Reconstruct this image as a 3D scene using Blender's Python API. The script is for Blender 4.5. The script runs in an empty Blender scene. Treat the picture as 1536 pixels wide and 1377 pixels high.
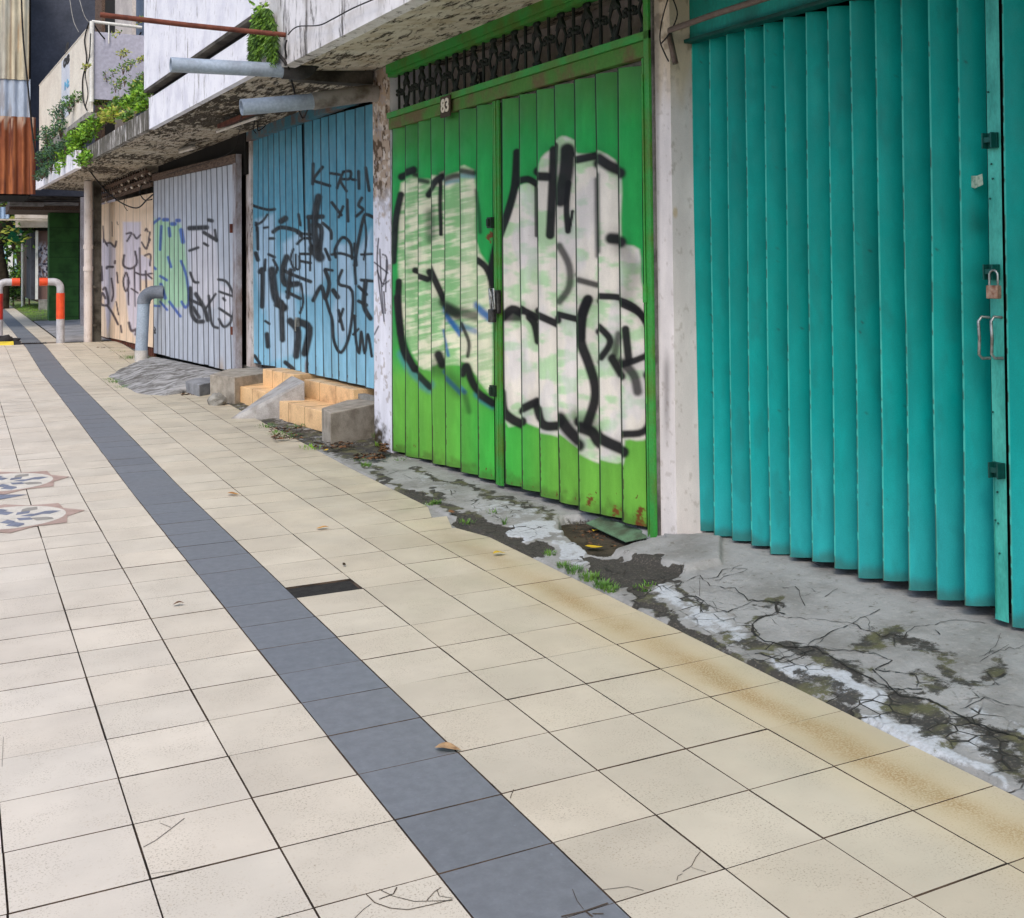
import bpy, math, random
import numpy as np
from mathutils import Vector
random.seed(7); RNG = np.random.default_rng(7)
SC = bpy.context.scene; COL = SC.collection

# ------------------------------------------------------------------ camera
YAW, PITCH, ROLL, FPX, CX, CY, H = .46257, .03043, -.00983, 1668.8, 768., 353., 1.5
def basis():
    cy, sy, cp, sp, cr, sr = math.cos(YAW), math.sin(YAW), math.cos(PITCH), math.sin(PITCH), math.cos(ROLL), math.sin(ROLL)
    f = np.array([sy*cp, cy*cp, sp]); r = np.array([cy, -sy, 0.]); u = np.cross(r, f)
    return cr*r+sr*u, -sr*r+cr*u, f
CR, CU, CF = basis(); CAM = np.array([0, 0, H])
def proj(P):
    Q = np.asarray(P, float)-CAM; z = Q@CF
    return np.stack([CX+FPX*(Q@CR)/z, CY-FPX*(Q@CU)/z], -1)
def ray(x, y): return CF+(x-CX)/FPX*CR-(y-CY)/FPX*CU
SL, FX = .055, 3.68                       # the row of shops: X = FX - SL*Y - off
def fp(Y, off, z): return (FX-SL*Y-off, Y, z)
def W(x, y, off=0.):
    d = ray(x, y); t = (FX-off)/(d[0]+SL*d[1]); return CAM+t*d
def G(x, y, z=0.):
    d = ray(x, y); return CAM+(z-H)/d[2]*d
def AY(x, y, Y):
    d = ray(x, y); return CAM+Y/d[1]*d
def AD(x, y, D): return CAM+D*ray(x, y)
def Yf(x, off=0., y=400): return W(x, y, off)[1]
cam = bpy.data.cameras.new('camera'); co = bpy.data.objects.new('camera', cam); COL.objects.link(co)
from mathutils import Matrix
M = Matrix([[CR[i], CU[i], -CF[i], CAM[i]] for i in range(3)]+[[0, 0, 0, 1]]); co.matrix_world = M
cam.sensor_fit = 'HORIZONTAL'; cam.sensor_width = 36; cam.lens = FPX/1536*36
cam.shift_x = 0; cam.shift_y = -(688.5-CY)/1536; cam.clip_start = .05; cam.clip_end = 1500
SC.camera = co

# ------------------------------------------------------------------ node materials
def srgb(r, g=None, b=None):
    if g is None: r, g, b = r
    return tuple(((c/255)/12.92 if c/255 <= .04045 else ((c/255+.055)/1.055)**2.4) for c in (r, g, b))
class NT:
    def __init__(s, name, rough=.7, metal=0., spec=.4):
        s.m = bpy.data.materials.new(name); s.m.use_nodes = True; s.t = s.m.node_tree
        s.b = s.t.nodes['Principled BSDF']; s.b.inputs['Roughness'].default_value = rough
        s.b.inputs['Metallic'].default_value = metal; s.b.inputs['Specular IOR Level'].default_value = spec
        s.tc = s.t.nodes.new('ShaderNodeTexCoord')
    def l(s, a, b): s.t.links.new(a, b)
    def put(s, sock, v):
        if isinstance(v, (int, float)): sock.default_value = v
        elif isinstance(v, tuple): sock.default_value = (*v[:3], 1) if len(sock.default_value) == 4 else v
        else: s.l(v, sock)
    def co(s, scale=(1, 1, 1), rot=(0, 0, 0)):
        m = s.t.nodes.new('ShaderNodeMapping'); m.inputs['Scale'].default_value = scale; m.inputs['Rotation'].default_value = rot
        s.l(s.tc.outputs['Object'], m.inputs['Vector']); return m.outputs[0]
    def noise(s, sc, det=4, vec=None, rough=.6, dist=0.):
        n = s.t.nodes.new('ShaderNodeTexNoise'); n.inputs['Scale'].default_value = sc; n.inputs['Detail'].default_value = det
        n.inputs['Roughness'].default_value = rough; n.inputs['Distortion'].default_value = dist
        s.l(vec if vec is not None else s.tc.outputs['Object'], n.inputs['Vector']); return n.outputs['Fac']
    def voro(s, sc, feat='DISTANCE_TO_EDGE', vec=None):
        n = s.t.nodes.new('ShaderNodeTexVoronoi'); n.feature = feat; n.inputs['Scale'].default_value = sc
        s.l(vec if vec is not None else s.tc.outputs['Object'], n.inputs['Vector']); return n.outputs['Distance']
    def ramp(s, f, a, b, lo=0., hi=1.):
        n = s.t.nodes.new('ShaderNodeMapRange'); n.interpolation_type = 'SMOOTHSTEP'
        for i, v in zip(range(1, 5), (a, b, lo, hi)): n.inputs[i].default_value = v
        s.l(f, n.inputs[0]); return n.outputs[0]
    def math(s, op, a, b=0.):
        n = s.t.nodes.new('ShaderNodeMath'); n.operation = op; s.put(n.inputs[0], a); s.put(n.inputs[1], b); return n.outputs[0]
    def mix(s, f, a, b, mode='MIX'):
        n = s.t.nodes.new('ShaderNodeMix'); n.data_type = 'RGBA'; n.blend_type = mode
        s.put(n.inputs[0], f); s.put(n.inputs[6], a); s.put(n.inputs[7], b); return n.outputs[2]
    def attr(s, name='Col'):
        n = s.t.nodes.new('ShaderNodeAttribute'); n.attribute_name = name; return n
    def sep(s, c):
        n = s.t.nodes.new('ShaderNodeSeparateColor'); s.l(c, n.inputs[0]); return n.outputs
    def xyz(s):
        n = s.t.nodes.new('ShaderNodeSeparateXYZ'); s.l(s.tc.outputs['Object'], n.inputs[0]); return n.outputs
    def col(s, c): s.put(s.b.inputs['Base Color'], c)
    def rough(s, c): s.put(s.b.inputs['Roughness'], c)
    def bump(s, h, st=.3, dist=.01):
        n = s.t.nodes.new('ShaderNodeBump'); n.inputs['Strength'].default_value = st; n.inputs['Distance'].default_value = dist
        s.l(h, n.inputs['Height']); s.l(n.outputs[0], s.b.inputs['Normal'])
MATS = {}
def simple(name, c1, c2=None, sc=6., rough=.7, metal=0., bump=.2, lo=.35, hi=.7, st=(1, 1, 1), spec=.4):
    if name in MATS: return MATS[name]
    n = NT(name, rough, metal, spec); c1 = srgb(c1); c2 = srgb(c2) if c2 else tuple(c*.7 for c in c1)
    v = n.co(st); f = n.noise(sc, 6, v)
    fine = n.ramp(n.noise(sc*14, 3, v), .3, .75, .86, 1.08)
    c = n.mix(n.ramp(f, lo, hi), c1, c2)
    g = n.t.nodes.new('ShaderNodeCombineColor')
    for i in range(3): n.l(fine, g.inputs[i])
    n.col(n.mix(1., c, g.outputs[0], 'MULTIPLY')); n.bump(n.noise(sc*8, 5, v), bump, .004)
    MATS[name] = n.m; return n.m
def gray(n, v):
    g = n.t.nodes.new('ShaderNodeCombineColor')
    for i in range(3): n.put(g.inputs[i], v)
    return g.outputs[0]

def mat_soffit(name, base, peel, dark, amt=.5, st=(6, 1.6, 6)):
    n = NT(name, .9, 0, .2); v = n.co(st)
    f = n.noise(3.0, 10, v, .80, .3); g = n.noise(.8, 4)
    h = n.math('ADD', n.math('MULTIPLY', f, .75), n.math('MULTIPLY', g, .35))
    c = n.mix(n.ramp(n.noise(5, 6), .35, .7), srgb(base), srgb(peel))
    c = n.mix(n.ramp(h, .590-amt*.09, .625-amt*.07, 0, .9), c, srgb(dark)); n.col(c)
    n.bump(n.ramp(h, .55, .62), .8, .02); return n.m
def mat_streak(name, white, grey, dark, th=.55, rust=None):
    n = NT(name, .85, 0, .25); v = n.co((5, 5, .9)); f = n.noise(2.4, 9, v, .75, .3); big = n.noise(.9, 4)
    h = n.math('ADD', n.math('MULTIPLY', f, .7), n.math('MULTIPLY', big, .3))
    c = n.mix(n.ramp(n.noise(3, 6), .4, .7), srgb(white), srgb(grey))
    c = n.mix(n.ramp(h, th, th+.09, 0, .9), c, srgb(dark))
    fine = n.noise(30, 4, n.co((1, 1, .25))); c = n.mix(n.ramp(fine, .62, .7, 0, .55), c, srgb(dark))
    if rust: c = n.mix(n.ramp(n.noise(2, 5, n.co((3, 3, 1.2))), .56, .72, 0, .8), c, srgb(rust))
    n.col(c); n.bump(n.noise(18, 7), .5, .01); return n.m
def mat_paint(name, rough=.5, dirt=.25, spec=.4, wear=None):
    n = NT(name, rough, 0, spec); a = n.attr()
    f = n.ramp(n.noise(3.5, 6, n.co((2, 2, .8))), .35, .75, 1-dirt, 1.08)
    fine = n.ramp(n.noise(260, 2), .3, .7, .93, 1.05)
    c = n.mix(1., a.outputs['Color'], gray(n, n.math('MULTIPLY', f, fine)), 'MULTIPLY')
    if wear:
        z = n.xyz()[2]; low = n.ramp(z, .75, .1)
        w = n.math('ADD', n.noise(26, 6, n.co((1, 1, .6))), n.math('MULTIPLY', n.ramp(z, .42, .02), .10))
        c = n.mix(n.ramp(w, .735, .76), c, srgb(wear))
    n.col(c); n.rough(n.ramp(n.noise(9, 4), .3, .7, rough-.08, rough+.15)); n.bump(n.noise(14, 5, n.co((1, 1, .5))), .12, .01); return n.m

# ------------------------------------------------------------------ mesh building
class MB:
    def __init__(s): s.v = []; s.f = []; s.m = []; s.sm = []
    def add(s, vs, fs, mi=0, smooth=False):
        o = len(s.v); s.v += [tuple(map(float, p)) for p in vs]
        for f in fs: s.f.append([i+o for i in f]); s.m.append(mi); s.sm.append(smooth)
    def hexa(s, p, mi=0):   # p: 4 bottom then 4 top, both counter-clockwise
        s.add(p, [(3, 2, 1, 0), (4, 5, 6, 7), (0, 1, 5, 4), (1, 2, 6, 5), (2, 3, 7, 6), (3, 0, 4, 7)], mi)
    def box(s, a, b, mi=0):
        x0, y0, z0 = a; x1, y1, z1 = b
        s.hexa([(x0, y0, z0), (x1, y0, z0), (x1, y1, z0), (x0, y1, z0), (x0, y0, z1), (x1, y0, z1), (x1, y1, z1), (x0, y1, z1)], mi)
    def fbox(s, Y0, Y1, o0, o1, z0, z1, mi=0):     # along the row of shops, o1 > o0 towards the street
        Y0, Y1 = sorted((Y0, Y1))
        s.hexa([fp(Y0, o1, z0), fp(Y0, o0, z0), fp(Y1, o0, z0), fp(Y1, o1, z0), fp(Y0, o1, z1), fp(Y0, o0, z1), fp(Y1, o0, z1), fp(Y1, o1, z1)], mi)
    def prism(s, quad, d, mi=0):   # planar polygon extruded along d
        n = len(quad); q = [np.array(p, float) for p in quad]; d = np.array(d, float)
        s.add(q+[p+d for p in q], [tuple(range(n))[::-1], tuple(range(n, 2*n))]+[(i, (i+1) % n, (i+1) % n+n, i+n) for i in range(n)], mi)
    def tube(s, pts, r, seg=8, mi=0, cap=True, hollow=False):
        P = [np.array(p, float) for p in pts]; rs = r if isinstance(r, (list, tuple)) else [r]*len(P)
        rings = []; prev = None
        for i, p in enumerate(P):
            t = (P[min(i+1, len(P)-1)]-P[max(i-1, 0)]); t = t/(np.linalg.norm(t)+1e-9)
            if prev is None: a = np.cross(t, [0, 0, 1] if abs(t[2]) < .9 else [1, 0, 0])
            else: a = prev-t*(prev@t)
            a = a/(np.linalg.norm(a)+1e-9); prev = a; b = np.cross(t, a)
            rings.append([p+rs[i]*(math.cos(k*2*math.pi/seg)*a+math.sin(k*2*math.pi/seg)*b) for k in range(seg)])
        vs = [q for rg in rings for q in rg]
        fs = [(i*seg+k, i*seg+(k+1) % seg, (i+1)*seg+(k+1) % seg, (i+1)*seg+k) for i in range(len(P)-1) for k in range(seg)]
        s.add(vs, fs, mi, seg > 5)
        if cap: s.add(rings[0], [tuple(range(seg))[::-1]], mi); s.add(rings[-1], [tuple(range(seg))], mi)
    def ball(s, c, r, mi=0, u=8, w=6):
        c = np.array(c, float); r = np.array([r, r, r]) if isinstance(r, (int, float)) else np.array(r)
        vs = [c+r*np.array([0, 0, -1.])]+[c+r*np.array([math.sin(a)*math.cos(b), math.sin(a)*math.sin(b), -math.cos(a)]) for a in [math.pi*j/w for j in range(1, w)] for b in [2*math.pi*k/u for k in range(u)]]+[c+r*np.array([0, 0, 1.])]
        fs = [(0, 1+(k+1) % u, 1+k) for k in range(u)]
        for j in range(w-2): fs += [(1+j*u+k, 1+j*u+(k+1) % u, 1+(j+1)*u+(k+1) % u, 1+(j+1)*u+k) for k in range(u)]
        L = len(vs)-1; fs += [(L, L-u+k, L-u+(k+1) % u) for k in range(u)]; s.add(vs, fs, mi, True)
    def build(s, name, mats, parent=None, bevel=0.):
        me = bpy.data.meshes.new(name); me.from_pydata(s.v, [], s.f)
        mats = mats if isinstance(mats, (list, tuple)) else [mats]
        for m in mats: me.materials.append(m)
        me.polygons.foreach_set('material_index', s.m); me.polygons.foreach_set('use_smooth', s.sm); me.update()
        o = bpy.data.objects.new(name, me); COL.objects.link(o)
        if parent: o.parent = parent
        if bevel:
            b = o.modifiers.new('bevel', 'BEVEL'); b.width = bevel; b.segments = 2; b.limit_method = 'ANGLE'
        return o
def tag(o, label=None, cat=None, group=None, kind=None):
    for k, v in (('label', label), ('category', cat), ('group', group), ('kind', kind)):
        if v: o[k] = v
    return o
def thing(name, label, cat, group=None):
    o = bpy.data.objects.new(name, None); COL.objects.link(o); o.empty_display_size = .1; return tag(o, label, cat, group)
def grid(name, P, C, mat, parent=None, smooth=False, attr='Col'):
    """P: (n,m,3) points, C: (n,m,3) linear colours -> one mesh"""
    n, m = P.shape[:2]; me = bpy.data.meshes.new(name)
    idx = np.arange(n*m).reshape(n, m)
    F = np.stack([idx[:-1, :-1], idx[1:, :-1], idx[1:, 1:], idx[:-1, 1:]], -1).reshape(-1, 4)
    me.from_pydata(P.reshape(-1, 3).tolist(), [], F.tolist())
    if C is not None:
        ca = me.color_attributes.new(attr, 'FLOAT_COLOR', 'POINT')
        ca.data.foreach_set('color', np.concatenate([C.reshape(-1, 3), np.ones((n*m, 1))], 1).astype(np.float32).ravel())
    me.materials.append(mat)
    if smooth: me.polygons.foreach_set('use_smooth', [True]*len(me.polygons))
    me.update(); o = bpy.data.objects.new(name, me); COL.objects.link(o)
    if parent: o.parent = parent
    return o

# ------------------------------------------------------------------ spray paint
def vnoise(x, y, seed=0):
    r = np.random.default_rng(seed); T = r.random((64, 64))
    xi = np.floor(x).astype(int); yi = np.floor(y).astype(int); fx = x-xi; fy = y-yi; fx = fx*fx*(3-2*fx); fy = fy*fy*(3-2*fy)
    a = T[xi % 64, yi % 64]; b = T[(xi+1) % 64, yi % 64]; c = T[xi % 64, (yi+1) % 64]; d = T[(xi+1) % 64, (yi+1) % 64]
    return (a*(1-fx)+b*fx)*(1-fy)+(c*(1-fx)+d*fx)*fy
def fbm(x, y, seed=0, o=4):
    s = 0; a = .5; t = 0
    for k in range(o): s = s+a*vnoise(x*2**k, y*2**k, seed+k); t += a; a *= .5
    return s/t
def sdist(Q, pts):
    d = np.full(Q.shape[:-1], 1e9)
    for a, b in zip(pts[:-1], pts[1:]):
        a = np.array(a, float); b = np.array(b, float); ab = b-a
        t = np.clip(((Q-a)@ab)/(ab@ab+1e-9), 0, 1); d = np.minimum(d, np.hypot(*np.moveaxis(Q-(a+t[..., None]*ab), -1, 0)))
    return d
def inside(Q, poly):
    x, y = Q[..., 0], Q[..., 1]; r = np.zeros(x.shape, bool); n = len(poly)
    for i in range(n):
        x1, y1 = poly[i]; x2, y2 = poly[(i+1) % n]
        if y1 == y2: continue
        r ^= ((y1 > y) != (y2 > y)) & (x < (x2-x1)*(y-y1)/(y2-y1)+x1)
    return r
def sm(d, a, b): t = np.clip((d-a)/(b-a), 0, 1); return t*t*(3-2*t)
def over(C, al, c): al = np.clip(al, 0, 1)[..., None]; return C*(1-al)+np.array(c)*al
def crom(P, n=4):
    if len(P) < 3: return P
    P = [np.array(p, float) for p in P]; out = []
    for i in range(len(P)-1):
        p0 = P[max(i-1, 0)]; p1 = P[i]; p2 = P[i+1]; p3 = P[min(i+2, len(P)-1)]
        for t in np.linspace(0, 1, n+1)[:-1]: out.append(.5*((2*p1)+(-p0+p2)*t+(2*p0-5*p1+4*p2-p3)*t*t+(-p0+3*p1-3*p2+p3)*t**3))
    return [tuple(p) for p in out+[P[-1]]]
def stroke(C, Q, pts, w, c, soft=.5, a=1., tf=None):
    pts = crom(pts)
    if tf: k, ox, oy = tf; pts = [(ox+p[0]/k, oy+p[1]/k) for p in pts]; w = w/k
    d = sdist(Q, pts); return over(C, a*(1-sm(d, w/2*(1-soft), w/2*(1+soft)+.3)), c)
def fillp(C, Q, poly, c, soft=3., a=1., tf=None):
    if len(poly) > 6 and tf is None: poly = crom(list(poly)+[poly[0]], 3)[:-1]
    if tf: k, ox, oy = tf; poly = [(ox+p[0]/k, oy+p[1]/k) for p in poly]
    d = sdist(Q, poly+[poly[0]]); sd = np.where(inside(Q, poly), d, -d)
    return over(C, a*sm(sd, -soft, soft), c)
BLK = srgb(16, 15, 18)

# ------------------------------------------------------------------ common materials
m_conc = simple('concrete', (150, 148, 142), (104, 101, 94), 5, .9, bump=.9)
m_conc_d = simple('concrete_dark', (92, 88, 80), (44, 40, 34), 4, .95, bump=.8)
m_pvc = simple('grey_pvc', (158, 172, 188), (138, 148, 160), 3, .45, bump=.03)
m_black = simple('black_cable', (22, 20, 20), (34, 30, 28), 6, .7)
m_rust = simple('rusty_iron', (118, 66, 50), (84, 44, 34), 12, .85, bump=.5)
m_steel = simple('worn_steel', (175, 178, 175), (120, 116, 108), 30, .35, .8, bump=.1)
m_white = mat_streak('white_painted_wall', (234, 234, 240), (214, 214, 224), (112, 104, 100), .545)
m_white2 = mat_streak('weathered_fascia', (222, 220, 222), (190, 186, 184), (62, 56, 50), .50)
m_soff = mat_soffit('peeling_soffit', (206, 200, 186), (180, 168, 146), (52, 42, 30), .42)
m_soff2 = mat_soffit('stained_soffit', (190, 182, 166), (158, 146, 126), (56, 46, 34), .62, (7, 1.2, 7))
m_dark = simple('dark_void', (26, 24, 22), (14, 12, 10), 3, .95)
m_wood = simple('old_wood', (112, 92, 80), (70, 54, 44), 8, .9, st=(6, 1, 6))
m_orange = simple('orange_step_tile', (236, 196, 146), (190, 150, 110), 5, .45, bump=.1, lo=.46, hi=.75)
m_soil = simple('soil', (74, 66, 52), (40, 36, 28), 14, 1., bump=.9)
m_asph = simple('asphalt', (62, 60, 58), (44, 42, 42), 22, .95, bump=.9)

# ------------------------------------------------------------------ ground
def gz(Y):
    return np.interp(Y, [-50, 8, 12, 17, 21, 40, 80, 300], [0, 0, .05, .10, .22, .35, .45, .5])
gx = np.array([-200, -60, -20, -8, -3.9, -3.7, 0, 2, 4, 8, 20, 60, 200.]); gy = np.concatenate([[-200, -60, -20, -5], np.arange(0, 45, 1.), [50, 60, 80, 120, 300]])
PX, PY = np.meshgrid(gx, gy, indexing='ij'); PZ = gz(PY)-.035
tag(grid('ground', np.stack([PX, PY, PZ], -1), None, m_soil), kind='structure')
rd = MB()
ys = [-60, -20, 0, 8, 12, 17, 21, 30, 40, 80, 300]
for a, b in zip(ys[:-1], ys[1:]):
    rd.add([(-14, a, gz(a)-.03), (-3.96, a, gz(a)-.03), (-3.96, b, gz(b)-.03), (-14, b, gz(b)-.03)], [(0, 1, 2, 3)])
tag(rd.build('road', m_asph), kind='structure')
kb = MB()
for a, b in zip(ys[:-1], ys[1:]):
    kb.hexa([(-3.96, a, gz(a)-.2), (-3.74, a, gz(a)-.2), (-3.74, b, gz(b)-.2), (-3.96, b, gz(b)-.2), (-3.96, a, gz(a)+.02), (-3.74, a, gz(a)+.02), (-3.74, b, gz(b)+.02), (-3.96, b, gz(b)+.02)])
tag(kb.build('kerb', m_conc), kind='structure')

# pavement of cement tiles: every tile a slab with its own tint over a dark bed
TX, TY, X0, Y0 = .3214, .3078, 1.0766, 2.2947
def tile_mat():
    n = NT('pavement_tile', .55, 0, .35); a = n.attr(); x = n.xyz()
    sp = n.ramp(n.noise(170, 2), .57, .64, 0, .75); sp2 = n.ramp(n.noise(60, 3), .60, .70, 0, .4)
    c = n.mix(1., a.outputs['Color'], gray(n, n.ramp(n.noise(2.3, 6), .3, .75, .90, 1.06)), 'MULTIPLY')
    c = n.mix(n.math('MULTIPLY', sp, n.ramp(n.noise(5, 4), .4, .6)), c, srgb(150, 138, 120)); c = n.mix(sp2, c, srgb(186, 172, 150))
    # ochre water stain running along the outer column of tiles
    wob = n.math('MULTIPLY', n.math('SUBTRACT', n.noise(2.2, 3), .5), .14)
    xx = n.math('ABSOLUTE', n.math('SUBTRACT', n.math('ADD', x[0], wob), 2.50))
    st = n.math('MULTIPLY', n.ramp(xx, .11, .0), n.ramp(x[1], 6.6, 4.2)); st = n.math('MULTIPLY', st, n.ramp(n.noise(1.7, 3), .3, .55, .35, 1.))
    grain = n.ramp(n.noise(150, 3), .38, .60, .15, 1.)
    wide = n.math('MULTIPLY', n.ramp(xx, .30, .02), n.ramp(x[1], 7, 3.6, 0, .40))
    c = n.mix(wide, c, srgb(190, 168, 118)); c = n.mix(n.math('MULTIPLY', n.math('MULTIPLY', st, grain), .72), c, srgb(142, 106, 40)); c = n.mix(n.ramp(n.noise(1.1, 7, None, .7), .56, .74, 0, .28), c, srgb(140, 130, 112)); c = n.mix(n.ramp(n.noise(8, 8, None, .8), .62, .72, 0, .25), c, srgb(120, 112, 98))
    # grey dirt where people walk near the shops
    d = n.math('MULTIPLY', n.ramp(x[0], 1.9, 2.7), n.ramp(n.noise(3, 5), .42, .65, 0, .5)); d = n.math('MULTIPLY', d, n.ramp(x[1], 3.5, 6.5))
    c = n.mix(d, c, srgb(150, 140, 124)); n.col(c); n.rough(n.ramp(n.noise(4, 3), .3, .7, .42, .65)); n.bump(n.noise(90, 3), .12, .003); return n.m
def strip_mat():
    n = NT('dark_strip_tile', .5, 0, .4); a = n.attr()
    c = n.mix(1., a.outputs['Color'], gray(n, n.ramp(n.noise(22, 8, None, .7), .3, .75, .86, 1.10)), 'MULTIPLY')
    c = n.mix(n.ramp(n.noise(55, 5), .6, .75, 0, .25), c, srgb(150, 155, 165)); n.col(c); n.bump(n.noise(120, 3), .12, .003); return n.m
bed = MB()
for a, b in zip([-6, 0, 8, 12, 17, 21, 30, 40, 60], [0, 8, 12, 17, 21, 30, 40, 60, 80]):
    X1 = 2.60 if b <= 21 else 1.70
    bed.add([(-3.74, a, gz(a)-.012), (X1, a, gz(a)-.012), (X1, b, gz(b)-.012), (-3.74, b, gz(b)-.012)], [(0, 1, 2, 3)])
m_bed = simple('tile_grout', (98, 82, 68), (56, 48, 42), 5, 1., lo=.42, hi=.62)
pave = tag(bed.build('pavement', m_bed), kind='structure')
tv, tf, tcx, strip = [], [], [], []
nr = np.random.default_rng(3)
colj = {i: (nr.random()-.5)*.006 for i in range(-16, 8)}
def ztilt(): return 0.0016*nr.random()
for i in range(-15, 5):
    for j in range(-14, 190):
        y0 = Y0+TY*j; y1 = y0+TY
        if y1 > 60: continue
        x0 = X0+TX*i+colj[i]; x1 = X0+TX*(i+1)+colj[i+1]
        if i == 4: x1 = X0+TX*5-.005
        far = y0 > 22.05
        if far and (i > 1): continue
        if not far and y1 > 22.05: continue
        g = .0019+.0018*nr.random()*(nr.random() > .4)
        gl = .0018+.0019*nr.random()
        if i == 1 and j == 9: y0 += .19
        s = (nr.random()-.5)*.003
        if y0 > 6: g *= .8
        if nr.random() < .04: s *= 2
        q = [(x0+gl, y0+g+s), (x1-gl, y0+g+s), (x1-gl, y1-g+s), (x0+gl, y1-g+s)]
        if i == 4 and 5.9 < y0 < 6.35: q[1] = (x1-.10, y0+g); 
        if i == 4 and 5.5 < y0 < 5.9: q[2] = (x1-.08, y1-g)
        if i == 4 and 12.2 > y0 > 10.2: q[1] = (q[1][0]-.02*nr.random(), q[1][1]); q[2] = (q[2][0]-.02*nr.random(), q[2][1])
        zz = [gz(p[1])+ztilt() for p in q]
        o = len(tv); tv += [(p[0], p[1], z) for p, z in zip(q, zz)]+[(p[0], p[1], z-.014) for p, z in zip(q, zz)]
        isst = i == 0
        for f in [(0, 1, 2, 3), (4, 5, 1, 0), (5, 6, 2, 1), (6, 7, 3, 2), (7, 4, 0, 3)]: tf.append([k+o for k in f]); strip.append((1 if isst else 0) if f == (0, 1, 2, 3) else 2)
        v = 1+(nr.random()-.5)*.08-(.10*nr.random() if nr.random() < .12 else 0); h = (nr.random()-.5)*.018
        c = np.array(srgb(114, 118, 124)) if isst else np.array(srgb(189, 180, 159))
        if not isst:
            t = np.clip((2.3-x0)/2.6, 0, 1); c = c*(1-t)+np.array(srgb(212, 203, 190))*t  # darker tint towards the shops paints in the weaker light there
        c = c*v*np.array([1+h, 1, 1-h]); tcx += [tuple(c)]*8
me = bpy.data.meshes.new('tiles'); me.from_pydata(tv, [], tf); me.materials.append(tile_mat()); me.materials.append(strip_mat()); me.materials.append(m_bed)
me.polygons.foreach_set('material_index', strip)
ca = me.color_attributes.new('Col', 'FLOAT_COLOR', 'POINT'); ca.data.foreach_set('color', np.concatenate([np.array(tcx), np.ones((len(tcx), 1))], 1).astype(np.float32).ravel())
to = bpy.data.objects.new('paving_tiles', me); COL.objects.link(to); to.parent = pave
# hairline cracks and chipped corners, as thin dark ribbons
ck = MB(); m_crack = simple('crack', (84, 72, 60), (60, 50, 42), 20, 1.)
def ribbon(pts, w, z=.0026):
    P = [G(x, y, z) for x, y in pts]
    for a, b in zip(P[:-1], P[1:]):
        d = b-a; n = np.array([-d[1], d[0], 0]); n = n/(np.linalg.norm(n)+1e-9)*w*.5; ck.add([a-n, a+n, b+n, b-n], [(0, 1, 2, 3)])
def Z1(*p): return [(x/3, 1077+y/3) for x, y in p]
def Z2(*p): return [(512+x/3, 1077+y/3) for x, y in p]
def Z3(*p): return [(1024+x/3, 1077+y/3) for x, y in p]
for pts, w in [(Z1((645, 580), (700, 550), (760, 505), (830, 450)), .0022), (Z1((720, 472), (770, 492)), .0016), (Z1((680, 700), (770, 688), (850, 686)), .0014),
    (Z2((110, 790), (150, 830), (220, 855), (300, 862), (400, 840), (500, 815)), .0028), (Z2((170, 770), (230, 800), (330, 825), (500, 820)), .0022), (Z2((250, 760), (235, 790), (170, 815)), .003),
    (Z2((60, 900), (100, 860), (135, 835)), .0016), (Z2((385, 820), (420, 780), (450, 762)), .0022), (Z2((430, 770), (440, 800), (500, 810)), .0018),
    (Z2((1170, 773), (1290, 758), (1360, 775)), .0018), (Z2((775, 320), (765, 345), (760, 360)), .002), (Z2((1040, 770), (1060, 820), (1090, 860)), .0016),
    (Z2((990, 893), (1090, 870), (1200, 832)), .005), (Z2((1100, 870), (1130, 893)), .005), (Z2((1130, 880), (1180, 880)), .004), (Z2((1510, 730), (1515, 710), (1535, 700)), .0016), (Z3((0, 690), (40, 665), (60, 625), (80, 600)), .0018), (Z3((40, 672), (105, 692)), .0014),
    ([(5, 1105), (3, 1150)], .001)]: ribbon(pts, w)
ck.build('tile_cracks', m_crack, pave)
hb = MB(); hx, hy = X0+TX, Y0+TY*9; hb.add([(hx+.004, hy-.002, -.0085), (hx+TX-.004, hy-.002, -.0085), (hx+TX-.004, hy+.195, -.0085), (hx+.004, hy+.195, -.0085)], [(0, 1, 2, 3)]); hb.build('hole_bed', simple('hole_asphalt', (46, 44, 42), (30, 29, 28), 30, 1., bump=1.), pave)
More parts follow.
